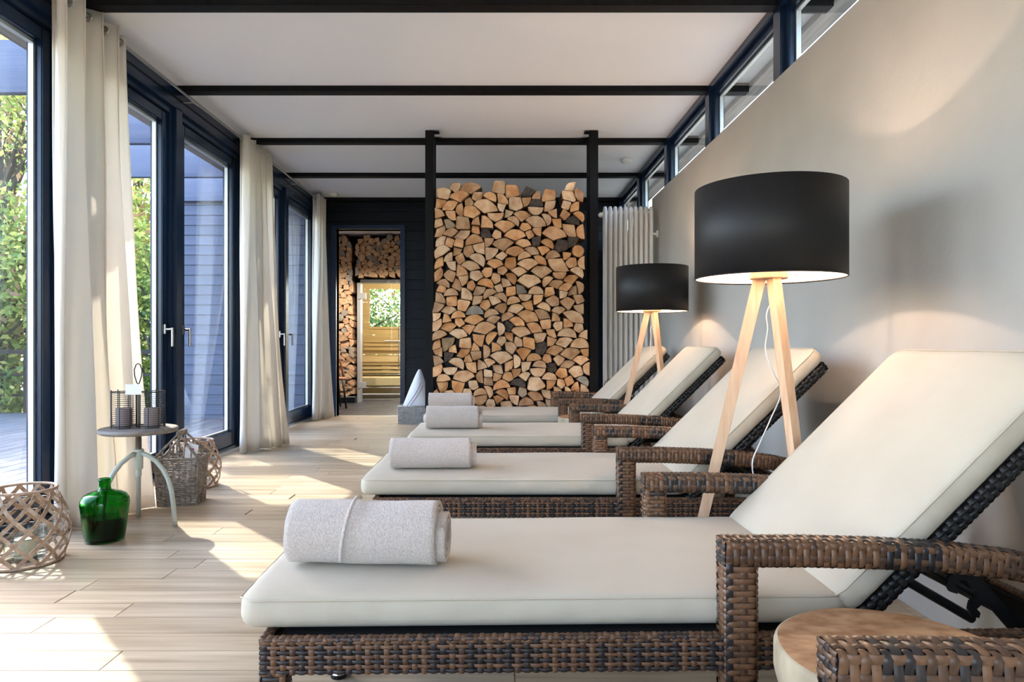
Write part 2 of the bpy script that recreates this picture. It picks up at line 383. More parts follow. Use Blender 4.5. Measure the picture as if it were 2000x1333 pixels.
# left window wall
wl = empty('wall_left'); struct(wl)
h = MB(); h.box(-2.44, XL, -3, YF, 2.585, HR, M_frame, .004); h.build('header', wl)
h = MB(); h.box(XL-.002, XL+.006, -3, YF, 2.655, 2.661, M_post); h.build('header_groove', wl)
for e in EDGE+[YF+.04]:
    b_ = MB(); b_.box(-2.44, XL, e-.095, e+.002, 0, 2.60, M_frame, .004); b_.build('post', wl)
def hlever(parent, x, y, z, sy, sx=1):
    """L-shaped window lever on a rosette; sy: which way the lever points along Y"""
    hb = MB(); hb.box(min(x, x+.012*sx), max(x, x+.012*sx), y-.016, y+.016, z-.035, z+.035, M_chrome, .004)
    hb.tube([(x+.01*sx, y, z), (x+.055*sx, y, z)], .009, M_chrome, 12)
    hb.tube([(x+.055*sx, y, z+.009), (x+.055*sx, y, z-.12)], .009, M_chrome, 12)
    hb.tube([(x+.05*sx, y, z), (x+.055*sx, y+.001, z)], .011, M_chrome, 12)
    return hb.build('door_handle', parent, auto=40)
def glazing(name, y0, y1, handle=0):
    u = empty(name); struct(u)
    a = MB(); z0, z1 = 0, 2.59; t = .045
    for bx in ((y0, y0+t, z0, z1), (y1-t, y1, z0, z1), (y0+t, y1-t, z1-.05, z1), (y0+t, y1-t, z0, z0+.035)):
        a.box(-2.435, -2.322, bx[0], bx[1], bx[2], bx[3], M_frame, .004)
    a.box(-2.322, -2.30, y0, y1, 0, .012, M_alu); a.build('frame', u)
    a = MB(); y0 += t+.004; y1 -= t+.004; z0 = .04; z1 = 2.535; t = .072
    for bx in ((y0, y0+t, z0, z1), (y1-t, y1, z0, z1), (y0+t, y1-t, z1-t, z1), (y0+t, y1-t, z0, z0+.115)):
        a.box(-2.42, -2.338, bx[0], bx[1], bx[2], bx[3], M_frame, .005)
    a.build('sash', u)
    g0, g1, gz0, gz1 = y0+t, y1-t, z0+.115, z1-t
    a = MB()
    for bx in ((g0, g0+.016, gz0, gz1), (g1-.016, g1, gz0, gz1), (g0, g1, gz1-.016, gz1), (g0, g1, gz0, gz0+.016)):
        a.box(-2.398, -2.372, bx[0], bx[1], bx[2], bx[3], M_alu)
    a.build('glazing_spacer', u)
    a = MB(); a.box(-2.372, -2.368, g0, g1, gz0, gz1, M_glass); a.build('pane', u)
    if handle: hlever(u, -2.338, (y1-.036) if handle > 0 else (y0+.036), 1.02, 0)
    return u
k = 1
for i in range(len(EDGE)):
    y0 = EDGE[i]+.002; y1 = (EDGE[i+1] if i+1 < len(EDGE) else YF+.02)-.095
    if y1-y0 < .4: continue
    hd = {3: 1, 4: -1, 5: 1, 6: -1}.get(round(EDGE[i]/SP), 0)
    glazing(('door_%d' if hd else 'window_%d') % k, y0, y1, hd); k += 1
# curtain rod with joints
rd = MB(); RX, RZ = -2.205, 2.662
rd.tube([(RX, -3, RZ), (RX, 8.55, RZ)], .0085, M_chrome, 12)
for yy in (1.3, 4.93, 7.45):
    rd.tube([(RX, yy-.035, RZ), (RX, yy+.035, RZ)], .013, M_chrome, 12); rd.tube([(RX, yy, RZ), (XL, yy, RZ)], .006, M_chrome, 8)
    for q in (-.06, .06): rd.tube([(RX, yy+q-.008, RZ), (RX, yy+q+.008, RZ)], .012, M_chrome, 12)
tag(rd.build('curtain_rod', auto=40), 'long thin steel curtain rod under the ceiling along the glass doors', 'curtain rod')
g = MB()
for bx in ((-2.46, -1.6, 0, HR), (.6, 1.60, 0, HR), (-1.6, .6, 0, .7), (-1.6, .6, 2.2, HR)): g.box(bx[0], bx[1], -3.1, -3, bx[2], bx[3], M_pine)
struct(g.build('wall_back'), 'unseen pine-toned wall added behind the viewer for warm bounce light, with a window opening')  # unseen wall; pine tone and opening chosen for warm bounce and less rear light
# right side: grey half wall, cladding behind, clerestory windows
XW, ZW = 1.430, .918+1.430/1.041
g = MB(); g.box(XW, 1.60, -3, 6.46, 0, ZW, M_wallg); struct(g.build('wall_right'), 'grey plastered half wall below the high windows')
g = MB(); g.box(1.50, 1.60, 6.46, YF, 0, 2.24, M_clad); struct(g.build('wall_right_rear'))
ws = empty('wall_right_upper'); struct(ws)
h = MB(); h.box(XR, 1.58, -3, YF, 2.70, HR, M_frame, .003); h.build('header', ws)
for e in EDGE+[YF]:
    b_ = MB(); b_.box(XR+.006, 1.58, e-.095, e, ZW-.06, 2.70, M_frame, .003); b_.build('post', ws)
for i in range(len(EDGE)):
    y0 = EDGE[i]; y1 = (EDGE[i+1] if i+1 < len(EDGE) else YF)-.095
    if y1-y0 < .4: continue
    u = empty('window_%d' % (20+i)); struct(u); a = MB(); t = .05
    for bx in ((y0, y0+t, ZW-.06, 2.70), (y1-t, y1, ZW-.06, 2.70), (y0+t, y1-t, 2.66, 2.70), (y0+t, y1-t, ZW-.06, ZW-.03)):
        a.box(1.50, 1.565, bx[0], bx[1], bx[2], bx[3], M_frame, .004)
    a.build('frame', u); a = MB()
    for bx in ((y0+t, y0+t+.014, ZW-.03, 2.66), (y1-t-.014, y1-t, ZW-.03, 2.66), (y0+t, y1-t, 2.646, 2.66)):
        a.box(1.532, 1.556, bx[0], bx[1], bx[2], bx[3], M_alu)
    a.build('glazing_spacer', u)
    a = MB(); a.box(1.528, 1.532, y0+t, y1-t, ZW-.03, 2.66, M_glass); a.build('pane', u)
    if i == len(EDGE)-1:
        hb = MB(); hb.box(1.486, 1.50, y0+.32, y0+.36, 2.665, 2.69, M_chrome, .003); hb.tube([(1.49, y0+.34, 2.68), (1.45, y0+.34, 2.68), (1.45, y0+.30, 2.68)], .006, M_chrome, 8); hb.build('window_handle', u)
# outside roof edge on the right
o = MB(); o.box(1.60, 1.76, -4, 10, HR+.02, HR+.06, M_soffit); tag(struct(o.build('trim_1')), 'white soffit outside the high windows')
o = MB(); o.box(1.76, 1.885, -4, 10, HR-.02, HR+.12, M_fascia, .004); tag(struct(o.build('trim_2')), 'weathered roof-edge timber outside the high windows')
for e in EDGE:
    o = MB(); o.box(1.60, 1.76, e-.088, e, HR-.045, HR+.03, M_post); struct(o.build('trim_3'))
# far wall of black boards with a doorway
DX0, DX1, DZ = -2.076, -1.267, 2.366
wf = empty('wall_far'); struct(wf, 'black horizontal board wall with the open doorway')
b_ = MB()
for bx in ((-2.46, DX0, 0, HR), (DX1, 1.6, 0, HR), (DX0, DX1, DZ, HR)): b_.box(bx[0], bx[1], YF+.02, YF+.14, bx[2], bx[3], M_clad)
b_.build('backing', wf)
BH = .1235; z = 0
def lap(x0, x1, z0, z1, yf, m, parent, name='plank', t=.016, back=.02):
    b_ = MB(); z1 -= .004
    v = [(x0, yf+back, z0), (x1, yf+back, z0), (x1, yf+back, z1), (x0, yf+back, z1), (x0, yf, z0), (x1, yf, z0), (x1, yf+t*.55, z1), (x0, yf+t*.55, z1)]
    b_.add(v, [(0, 3, 2, 1), (4, 5, 6, 7), (0, 1, 5, 4), (3, 7, 6, 2), (0, 4, 7, 3), (1, 2, 6, 5)], m); return b_.build(name, parent)
while z < HR-.02:
    z1 = min(z+BH, HR)
    if z1 > DZ+.03: lap(-2.44, 1.5, max(z, DZ+.05) if z < DZ+.05 else z, z1, YF, M_clad, wf)
    if z < DZ+.05:
        lap(-2.44, DX0-.06, z, min(z1, DZ+.05), YF, M_clad, wf); lap(DX1+.06, 1.5, z, min(z1, DZ+.05), YF, M_clad, wf)
    z = z1
dj = empty('door_20'); struct(dj)
for nm, bx in (('jamb', (DX0-.06, DX0, 0, DZ)), ('jamb', (DX1, DX1+.06, 0, DZ)), ('lintel', (DX0-.06, DX1+.06, DZ, DZ+.05))):
    b_ = MB(); b_.box(bx[0], bx[1], YF-.022, YF+.14, bx[2], bx[3], M_frame, .003); b_.build(nm, dj)
b_ = MB(); b_.box(DX0, DX1, YF+.02, YF+.06, -.01, .004, M_alu); b_.build('threshold', dj)

# ================================================================== ROOM BEHIND THE DOORWAY + SAUNA
YB = 10.83; CZ2 = 2.63
fb = MB(); fb.box(-3.6, -.3, YF+.14, 12.9, -.1, -.006, M_joint); f2 = struct(fb.build('floor_rear'), 'dark slate tile floor seen through the doorway')
tm = MB(); tm.box(0, .594, 0, .294, -.010, 0, M_slate, .002); to = tm.build('tile'); tme = to.data; bpy.data.objects.remove(to)
for i in range(8):
    for j in range(5):
        plankobj(tme, f2, (-3.3+j*.6-(.3 if i % 2 else 0), YF+.15+i*.3, 0), 'tile')
c = MB(); c.box(-3.6, -.3, YF+.14, YB+.2, CZ2, CZ2+.1, M_ceil); struct(c.build('ceiling_rear'))
c = MB(); c.box(-3.7, -3.6, YF+.14, 12.9, 0, CZ2, M_ceil); struct(c.build('wall_rear_left'))
c = MB(); c.box(-.4, -.3, YF+.14, 12.9, 0, CZ2, M_clad); struct(c.build('wall_rear_right'))
SX0, SZ = -2.26, 1.93
c = MB(); c.box(-3.6, SX0, YB+.05, YB+.17, 0, CZ2, M_clad); c.box(SX0, -.4, YB+.05, YB+.17, SZ, CZ2, M_clad); struct(c.build('wall_rear_back'))
c = MB(); c.box(-3.6, SX0, YB-.25, YB+.05, 0, .09, M_clad); c.box(-3.6, SX0, YB-.252, YB-.22, .09, .1, M_alu); struct(c.build('baseboard_rear'))
# sauna glass door and frame
sd = empty('door_21'); struct(sd, 'frameless glass sauna door in a grey aluminium frame')
m_ = MB()
for bx in ((SX0, SX0+.055, 0, SZ), (-1.2, -1.14, 0, SZ), (SX0, -1.14, SZ-.055, SZ)): m_.box(bx[0], bx[1], YB-.10, YB+.06, bx[2], bx[3], M_alu, .003)
m_.build('frame', sd)
m_ = MB(); m_.box(SX0+.06, -1.21, YB-.085, YB-.077, .02, SZ-.06, M_glass); m_.build('pane', sd)
for zz in (.22, 1.62):
    m_ = MB(); m_.box(SX0+.02, SX0+.14, YB-.11, YB-.06, zz, zz+.10, M_alu, .004); m_.build('hinge', sd)
m_ = MB(); m_.tube([(-1.82, YB-.14, .96), (-1.42, YB-.14, .96)], .012, M_chrome, 10); m_.tube([(-1.6, YB-.14, 1.2), (-1.6, YB-.14, .5)], .009, M_chrome, 10)
m_.tube([(-1.78, YB-.14, .96), (-1.78, YB-.08, .96)], .008, M_chrome, 8); m_.build('door_handle', sd, auto=40)
# sauna cabin
YS = 12.5; sw = empty('wall_sauna'); struct(sw, 'pale pine planks lining the sauna')
z = 0
while z < 2.3:
    for (x0, x1) in ((-2.9, -1.0),):
        if z < 1.20 or z > 1.88:
            b_ = MB(); b_.box(x0, x1, YS, YS+.02, z+.002, z+.118, M_pine, .002); b_.build('plank', sw)
        else:
            b_ = MB(); b_.box(x0, -2.40, YS, YS+.02, z+.002, z+.118, M_pine, .002); b_.build('plank', sw)
    for xs in (-2.92,):
        b_ = MB(); b_.box(xs, xs+.02, YB+.18, YS, z+.002, z+.118, M_pine, .002); b_.build('plank', sw)
    z += .12
c = MB(); c.box(-2.95, -.9, YB+.17, YS+.02, 2.2, 2.25, M_pine); c.build('sauna_ceiling', sw)
c = MB(); c.box(-2.4, -1.0, YS-.02, YS+.05, 1.19, 1.23, M_pine, .003); c.box(-2.4, -1.0, YS+.008, YS+.012, 1.23, 1.9, M_glass); struct(c.build('window_30'))
sb = empty('sauna_bench', (0, 0, 0)); tag(sb, 'two-tier pine sauna bench behind the glass door', 'bench')
def slatbox(nm, x0, x1, y0, y1, z0, z1): m_ = MB(); m_.box(x0, x1, y0, y1, z0, z1, M_pine, .003); m_.build(nm, sb)
for i, yy in enumerate((12.05, 12.17, 12.29)): slatbox('slat', -2.85, -1.0, yy, yy+.10, .66, .69)
for yy in (11.45, 11.57, 11.69, 11.81): slatbox('slat', -2.85, -1.0, yy, yy+.10, .32, .35)
slatbox('front_rail', -2.85, -1.0, 12.02, 12.05, .60, .69); slatbox('front_rail', -2.85, -1.0, 11.42, 11.45, .22, .35)
for zz in (.40, .47, .54): slatbox('slat', -2.85, -1.0, 12.06, 12.08, zz, zz+.055)
for zz in (.80, .87, .94): slatbox('slat', -2.5, -1.5, YS-.05, YS-.03, zz, zz+.055)
for (x0, x1) in ((-2.85, -2.1), (-1.95, -1.0)):
    for zz in (.46, .53): m_ = MB(); m_.box(x0, x1, 12.052, 12.062, zz-.008, zz+.002, M_slot); m_.build('slot', sb)
for x in (-2.8, -1.05): slatbox('leg', x, x+.05, 12.0, 12.06, 0, .6)
# rear room downlight
dl = MB(); dl.lathe([(.035, -.006), (.05, -.006), (.05, .0)], M_chrome, 20, (-1.55, 9.6, CZ2)); dlo = dl.build('downlight')
tag(dlo, 'small recessed ceiling spot beyond the doorway', 'lamp')
bb = MB(); bb.lathe([(.0, -.004), (.033, -.004)], M_bulb, 16, (-1.55, 9.6, CZ2)); bb.build('bulb', dlo)
def lamp_light(nm, loc, e, col=(1, .74, .52), r=.03, parent=None, spot=None):
    l = bpy.data.lights.new(nm, 'SPOT' if spot else 'POINT'); l.energy = e; l.color = col; l.shadow_soft_size = r
    if spot: l.spot_size = R(spot); l.spot_blend = .6
    q = bpy.data.objects.new(nm, l); COL.objects.link(q); q.location = loc
    if parent: q.parent = parent
    return q
for nm, lc in (('spot_a', (-1.55, 9.6, CZ2-.03)), ('fill_spot_b', (-2.4, 9.6, CZ2-.03)), ('fill_spot_c', (-.8, 9.6, CZ2-.03))): lamp_light(nm, lc, 55, (1, .86, .72), spot=130)  # only the first spot has a fixture; the others are added fill
lamp_light('sauna_fill_light', (-1.25, 11.3, 2.0), 26, (1, .86, .62), .08)  # added fill light, no lamp fixture in the cabin
# rattan chair seen at the edge of the doorway
rc = empty('rattan_chair', (-2.47, 9.75, 0), R(25), label='brown rattan chair half hidden beside the doorway, against the far log wall', cat='chair')
a = MB(); hoop = [(.26*math.cos(t), .2-.0*t, .42+.42*math.sin(t)) for t in np.linspace(0, math.pi, 17)]; a.tube(hoop, .014, M_ratt, 8)
a.tube([(.8*x, y, .42+(z-.42)*.8) for x, y, z in hoop], .009, M_ratt, 8)
for x in (-.15, -.07, 0, .07, .15): a.tube([(x, .2, .42), (x*1.1, .2, .42+.42*math.sqrt(1-(x/.26)**2))], .006, M_ratt, 6)
a.build('backrest', rc, smooth=True)
a = MB(); a.lathe([(.0, .40), (.25, .40), (.26, .42), (.25, .44), (0, .44)], M_ratt, 24, sy=.9); a.build('seat', rc, smooth=True)
for sx in (-1, 1):
    for sy in (-1, 1): a = MB(); a.tube([(sx*.18, sy*.16, .41), (sx*.22, sy*.2, 0)], .014, M_black, 8); a.build('leg', rc, smooth=True)

# ================================================================== FIREWOOD
def log_shape():
    q = random.random(); pts = []
    if q < .60:   # wedge split from a round
        r = random.uniform(.066, .112); a = R(random.uniform(72, 138)); n = 7; k = random.uniform(.0, .15)
        pts = [(-.004, 0), (.004, 0)] if random.random() < .6 else [(-.02*random.random()-.004, .004), (.01, -.004)]
        pts = [(0, 0)] + [(r*(.35+.1*random.random())*math.cos(-a/2), r*.4*math.sin(-a/2))] + [(r*(1+random.uniform(-.05, .04))*math.cos(t), r*(1+random.uniform(-.05, .04))*math.sin(t)) for t in np.linspace(-a/2, a/2, n)] + [(r*.5*math.cos(a/2), r*.5*math.sin(a/2))]
    elif q < .78:  # half round
        r = random.uniform(.055, .08); pts = [(r*(1+random.uniform(-.06, .05))*math.cos(t), r*.95*math.sin(t)) for t in np.linspace(-R(88), R(88), 9)] + [(random.uniform(-.008, .008), 0)]
    elif q < .93:  # small split piece
        r = random.uniform(.05, .078); n = random.choice((4, 5)); a0 = random.random()*6
        pts = []
        for i in range(n):
            t = a0+2*math.pi*i/n+random.uniform(-.25, .25); rr = r*random.uniform(.62, 1)
            pts += [(rr*math.cos(t-.12), rr*math.sin(t-.12)), (rr*math.cos(t+.12), rr*math.sin(t+.12))]
    else:
        r = random.uniform(.045, .06); pts = [(r*random.uniform(.92, 1.05)*math.cos(t), r*random.uniform(.92, 1.05)*math.sin(t)) for t in np.linspace(0, 2*math.pi, 12)[:-1]]
    return np.array(pts)
G = .004
def profile(P):
    x0 = P[:, 0].min(); nc = int(math.ceil((P[:, 0].max()-x0)/G)); lo = np.full(nc, 9.); hi = np.full(nc, -9.)
    for i in range(len(P)):
        a, b_ = P[i], P[(i+1) % len(P)]
        if a[0] > b_[0]: a, b_ = b_, a
        for c_ in range(max(0, int((a[0]-x0)/G)), min(nc, int((b_[0]-x0)/G)+1)):
            xs = min(max(x0+(c_+.5)*G, a[0]), b_[0]); t = (xs-a[0])/max(b_[0]-a[0], 1e-9); zz = a[1]+t*(b_[1]-a[1])
            lo[c_] = min(lo[c_], zz); hi[c_] = max(hi[c_], zz)
    bad = lo > hi; lo[bad] = 0; hi[bad] = 0
    return x0, lo, hi
def pack(width, z0, ztop, nmax=900, sc=1.0, tries=14, inf=1.0):
    n = int(width/G); H = np.full(n, z0); out = []
    H = H+np.repeat(rng.uniform(0, .03, n//12+1), 12)[:n]
    for it in range(nmax):
        best = None
        if H.mean() > ztop: break
        for _ in range(tries):
            P0 = log_shape()*sc*1.12
            for ang in np.linspace(0, 2*math.pi, 9)[:-1]+random.random():
                c_, s_ = math.cos(ang), math.sin(ang); P = P0 @ np.array([[c_, s_], [-s_, c_]])
                x0, lo, hi = profile(P); k = len(lo)
                if k >= n: continue
                W = np.lib.stride_tricks.sliding_window_view(H, k); y = (W-lo).max(1)
                waste = (y[:, None]+lo-W).sum(1)*G; area = (hi-lo).sum()*G
                score = waste/area*.7 + (y+lo.min()-H.min())*7 + (y+hi.max()-H.min())*2 - area*24 + (hi.max()-lo.min())*2.5
                i = int(score.argmin())
                if best is None or score[i] < best[0]: best = (score[i], i, y[i], P, x0, lo, hi)
        _, i, y, P, x0, lo, hi = best
        out.append(((P-P.mean(0))*inf+P.mean(0), i*G-x0, y)); H[i:i+len(lo)] = y+hi+.0005
        pad_ = np.pad(H, 9, mode='edge')
        dil = np.lib.stride_tricks.sliding_window_view(pad_, 10).max(1); H = np.maximum(H, np.lib.stride_tricks.sliding_window_view(dil, 10).min(1)[:n]-.004)
    return out
def log_mesh(mb, P, ox, oy, oz, length, mE, mS):
    n = len(P); ta, tb = random.uniform(-.12, .12), random.uniform(-.12, .12); jit = [p[0]*ta+p[1]*tb+random.uniform(-.004, .004) for p in P]; C = P.mean(0); v = []
    for s_, dy in ((.94, 0), (1.0, .004), (.97, length)):
        v += [(ox+C[0]+(p[0]-C[0])*s_, oy+dy+(jit[i] if dy < .01 else 0), oz+C[1]+(p[1]-C[1])*s_) for i, p in enumerate(P)]
    v.append((ox+C[0], oy-random.uniform(-.003, .004), oz+C[1]))
    f = [(3*n, (i+1) % n, i) for i in range(n)]; mb.add(v[:n]+[v[-1]], [(n, (i+1) % n, i) for i in range(n)], mE)
    mb.add(v[:3*n], [(i, (i+1) % n, n+(i+1) % n, n+i) for i in range(n)]+[(n+i, n+(i+1) % n, 2*n+(i+1) % n, 2*n+i) for i in range(n)]+[tuple(range(2*n, 3*n))], mS)
PX0, PX1 = -.573, .765
logs = pack(PX1-PX0+.02, .06, 2.17)
import sys; print('LOGS', len(logs), file=sys.stderr)
logs.sort(key=lambda t: -t[2]); low = MB(); nvis = 0
for P, lx, lz in logs:
    q = random.random(); fy = 5.80+random.uniform(-.034, .026)
    if lz+P[:, 1].mean() < .36 or nvis >= 300:
        log_mesh(low, P, PX0-.012+lx, fy, lz, .30, M_logE, M_logS); continue
    b_ = MB(); nvis += 1
    mE, look = (M_logE, 'pale orange-tan') if q < .90 else (M_logG, 'weathered grey') if q < .95 else (M_logD, 'dark bark-covered')
    cx_, cz_ = lx+P[:, 0].mean(), lz+P[:, 1].mean()
    zone = ('in the topmost layer' if cz_ > 2.10 else 'against the left black post' if cx_ < .10 else 'against the right black post' if cx_ > 1.25 else
            ('in the upper', 'in the middle', 'in the lower')[0 if cz_ > 1.55 else 1 if cz_ > .95 else 2]+(' left' if cx_ < .67 else ' right')+' part')
    lb = '%s split firewood log %s of the rack stack' % (look, zone) if 'post' not in zone else '%s split firewood log %s of the rack' % (look, zone)
    gr = '%s logs %s' % (look, zone)
    log_mesh(b_, P, 0, 0, 0, .30, mE, M_logS if q < .95 else M_logD)
    tag(b_.build('firewood_log', loc=(PX0-.012+lx, fy, lz), fix=True), lb, 'log', gr)
tag(low.build('firewood_pile', fix=True), 'lowest firewood of the rack, behind the farthest lounger', 'firewood', kind='stuff')
far = MB()
for (x0, x1, z0, z1, zc) in ((-3.3, SX0-.005, .10, 2.56, CZ2), (SX0, -.7, SZ+.01, 2.56, CZ2)):
    for P, lx, lz in pack(x1-x0, z0, z1, 700, .95, 8, 1.07):
        if lz+P[:, 1].max() < zc: log_mesh(far, P, x0+lx, YB-.245+random.uniform(-.015, .015), lz, .24, random.choices((M_logE, M_logG), (7, 2))[0], M_logS)
tag(far.build('firewood_pile', fix=True), 'floor to ceiling firewood wall around the sauna door beyond the doorway', 'firewood', kind='stuff')
# rack: four posts with top plates
rk = empty('firewood_rack', (0, 0, 0), label='tall black timber rack of four posts holding split firewood', cat='rack')
for x0 in (-.647, .762):
    for y0 in (5.842, 6.032):
        b_ = MB(); b_.box(x0, x0+.073, y0, y0+(.073 if y0 < 6 else .034), 0, HR-.002, M_post, .003); b_.build('post', rk)
        b_ = MB(); s_ = 1 if x0 < 0 else -1; xa = x0+(.073 if x0 < 0 else 0)
        b_.box(min(xa, xa+s_*.045), max(xa, xa+s_*.045), y0-.002, y0+.07, HR-.016, HR-.010, M_black); b_.build('bracket', rk)
    b_ = MB(); b_.box(x0+.015, x0+.058, 5.915, 6.032, .5, .54, M_post); b_.build('crosspiece', rk)
b_ = MB(); b_.box(-.574, .762, 5.86, 6.09, .02, .055, M_post); b_.build('base_board', rk)

# ================================================================== LOUNGERS
def pad(mb, L_, W_, T_, m, nper=160, puck=.0034):
    """cushion: concentric rounded-rectangle rings"""
    rings_ = []; prof = [(.035, 0), (.014, .002), (.004, .010), (0, .022), (-.001, T_*.5), (0, T_-.016), (.004, T_-.006), (.012, T_-.0005), (.03, T_+.003), (.08, T_+.007), (.15, T_+.0095), (.21, T_+.0105)]
    rc_ = .035
    for kq, (t, z) in enumerate(prof):
        a, b2 = L_/2-t, W_/2-t; r = max(.006, min(rc_-t*.3, a*.99, b2*.99)); rg = rrect(a, b2, r, nper)
        ring = []
        for i, (x, y, nx, ny) in enumerate(rg):
            d = 0
            if .005 < z < T_-.004: d = puck*(math.sin(i*1.9)*.5+math.sin(i*.63+1)*.7+random.uniform(-.4, .4))*math.sin(math.pi*z/T_)
            ring.append((x+nx*d, y+ny*d, z+(.0015*math.sin(x*9)+.0012*math.sin(y*14+x*5) if 5 < kq < 9 else 0)))
        rings_ += ring
    n = nper; K = len(prof)
    f = [(i*n+k, i*n+(k+1) % n, (i+1)*n+(k+1) % n, (i+1)*n+k) for i in range(K-1) for k in range(n)]
    f += [tuple(range(n))[::-1], tuple((K-1)*n+k for k in range(n))]
    mb.add(rings_, f, m)
def seam(mb, L_, W_, z, m):
    rg = rrect(L_/2-.0015, W_/2-.0015, .034, 90); mb.tube([(x, y, z) for x, y, _, _ in rg], .0016, m, 5, closed=True)
HW = .375
def make_lounger():
    t = empty('sun_lounger')
    def stuffed(nm, core, strands):
        o = core.build(nm, t); s_ = strands.build('woven_strand', o, smooth=True); s_['kind'] = 'stuff'
    rows = [M_wkB, M_wkA, M_wkB, M_wkA, M_wkB, M_wkA, M_wkA]
    for sg in (-1, 1):      # side rails
        c_ = MB(); c_.box(.03, 1.745, sg*.345-.010, sg*.345+.010, .260, .318, M_core); s_ = MB()
        if sg < 0: weave_panel(s_, (.018, -.362, .256), (1, 0, 0), (0, 0, 1), 92, 7, .01878, .0098, rows=rows)
        else: weave_panel(s_, (1.746, .362, .256), (-1, 0, 0), (0, 0, 1), 92, 7, .01878, .0098, rows=rows)
        weave_tube(s_, [(.018, sg*.353, .3235), (1.746, sg*.353, .3235)], (0, 1, 0), .010, .006, .004, .0125, 4, .0012)
        stuffed('side_rail', c_, s_)
    for sg, x in ((-1, .018), (1, 1.746)):   # end rails
        c_ = MB(); c_.box(min(x-sg*.004, x-sg*.03), max(x-sg*.004, x-sg*.03), -.35, .35, .260, .318, M_core); s_ = MB()
        if sg < 0: weave_panel(s_, (x, .355, .256), (0, -1, 0), (0, 0, 1), 38, 7, .01868, .0098, rows=rows)
        else: weave_panel(s_, (x, -.355, .256), (0, 1, 0), (0, 0, 1), 38, 7, .01868, .0098, rows=rows)
        weave_tube(s_, [(x+.008*-sg, -.355, .3235), (x+.008*-sg, .355, .3235)], (1, 0, 0), .010, .006, .004, .0125, 4, .0012)
        stuffed('end_rail', c_, s_)
    for sg in (-1, 1):      # foot-end legs and small glides
        c_ = MB(); c_.box(.028, .053, sg*.34-.012, sg*.34+.012, .012, .30, M_core); s_ = MB()
        weave_tube(s_, [(.044, sg*.338, .262), (.044, sg*.338, .01)], (0, 1, 0), .024, .026, .006, .0105, 8, .0013)
        stuffed('leg', c_, s_)
        c_ = MB(); c_.box(1.588, 1.612, sg*.335-.012, sg*.335+.012, .012, .30, M_core); s_ = MB()
        weave_tube(s_, [(1.60, sg*.334, .262), (1.60, sg*.334, .01)], (0, 1, 0), .024, .026, .006, .0125, 8, .0013)
        stuffed('leg', c_, s_)
        g_ = MB(); g_.lathe([(.018, 0), (.02, .004), (.014, .012)], M_black, 16, (.044, sg*.338, 0)); g_.build('foot_glide', t)
    # mid support leg with chrome glide
    g_ = MB(); g_.box(.052, .078, .145, .175, .03, .27, M_black); g_.lathe([(.022, .0), (.024, .012)], M_black, 16, (.065, .16, 0)); g_.lathe([(.023, .012), (.02, .022), (.008, .024), (.008, .04)], M_chrome, 16, (.065, .16, 0)); g_.build('support_leg', t)
    d_ = MB(); d_.box(.06, 1.25, -.335, .335, .308, .322, M_core)
    d_.box(.60, .63, -.34, .34, .27, .308, M_black); o = d_.build('seat_deck', t)
    for sg in (-1, 1):      # armrest: front post, sloping arm, rear post
        c_ = MB(); y = sg*(HW-.029)
        c_.box(.955, 1.0, y-.02, y+.02, .012, .48, M_core); s_ = MB()
        weave_tube(s_, [(.984, y, .008), (.984, y, .476)], (0, 1, 0), .029, .033, .008, .0122, 8, .0016)
        arm = [(.952, y, .494), (1.12, y, .493), (1.27, y, .488), (1.42, y, .479), (1.55, y, .463), (1.63, y, .444), (1.685, y, .418), (1.712, y, .385), (1.720, y, .332)]
        weave_tube(s_, arm, (0, 1, 0), .029, .0265, .009, .0142, 8, .0019)
        weave_panel(s_, (.950, y+.027, .468), (0, -1, 0), (0, 0, 1), 3, 5, .018, .0106, h=.0014)
        stuffed('armrest', c_, s_)
    # curved brace strands where the post meets the rail
    # cushions
    c_ = MB(); pad(c_, 1.274, .652, .066, M_cush); o = c_.build('seat_cushion', t, smooth=True, loc=(.594, 0, .330))
    s_ = MB(); seam(s_, 1.274, .652, .060, M_pipe); s_.build('piping', o, smooth=True)
    c_ = MB(); pad(c_, .745, .652, .062, M_cush); o = c_.build('back_cushion', t, smooth=True)
    a_ = R(44.5); o.rotation_euler = (0, -a_, 0)
    hx, hz = 1.226, .348; off = .026
    cx = hx+math.cos(a_)*.372+.0*math.sin(a_); cz = hz+math.sin(a_)*.372
    o.location = (cx+math.sin(a_)*.012-.0, 0, cz-math.cos(a_)*.012)
    s_ = MB(); seam(s_, .745, .652, .056, M_pipe); s_.build('piping', o, smooth=True)
    # woven back panel under the back cushion
    ux, uz = math.cos(a_), math.sin(a_); nx, nz = math.sin(a_), -math.cos(a_)       # n points down/back
    def bp(s, dn): return (hx+ux*s+nx*dn, hz+uz*s+nz*dn)
    c_ = MB(); p0, p1, p2, p3 = bp(-.02, .022), bp(.70, .022), bp(.70, .034), bp(-.02, .034)
    c_.prism([p0, p1, p2, p3], lambda a, b2, q: (a, q, b2), -.30, .30, M_core); s_ = MB()
    for sg in (-1, 1):
        A = bp(-.02, .030); B = bp(.71, .030)
        weave_tube(s_, [(A[0], sg*.305, A[1]), (B[0], sg*.305, B[1])], (0, 1, 0), .018, .018, .007, .016, 8, .0022, mats=[M_wkD])
    B = bp(.71, .030); weave_tube(s_, [(B[0], -.31, B[1]), (B[0], .31, B[1])], (ux, 0, uz), .018, .018, .007, .016, 8, .0022, mats=[M_wkD])
    stuffed('back_panel', c_, s_)
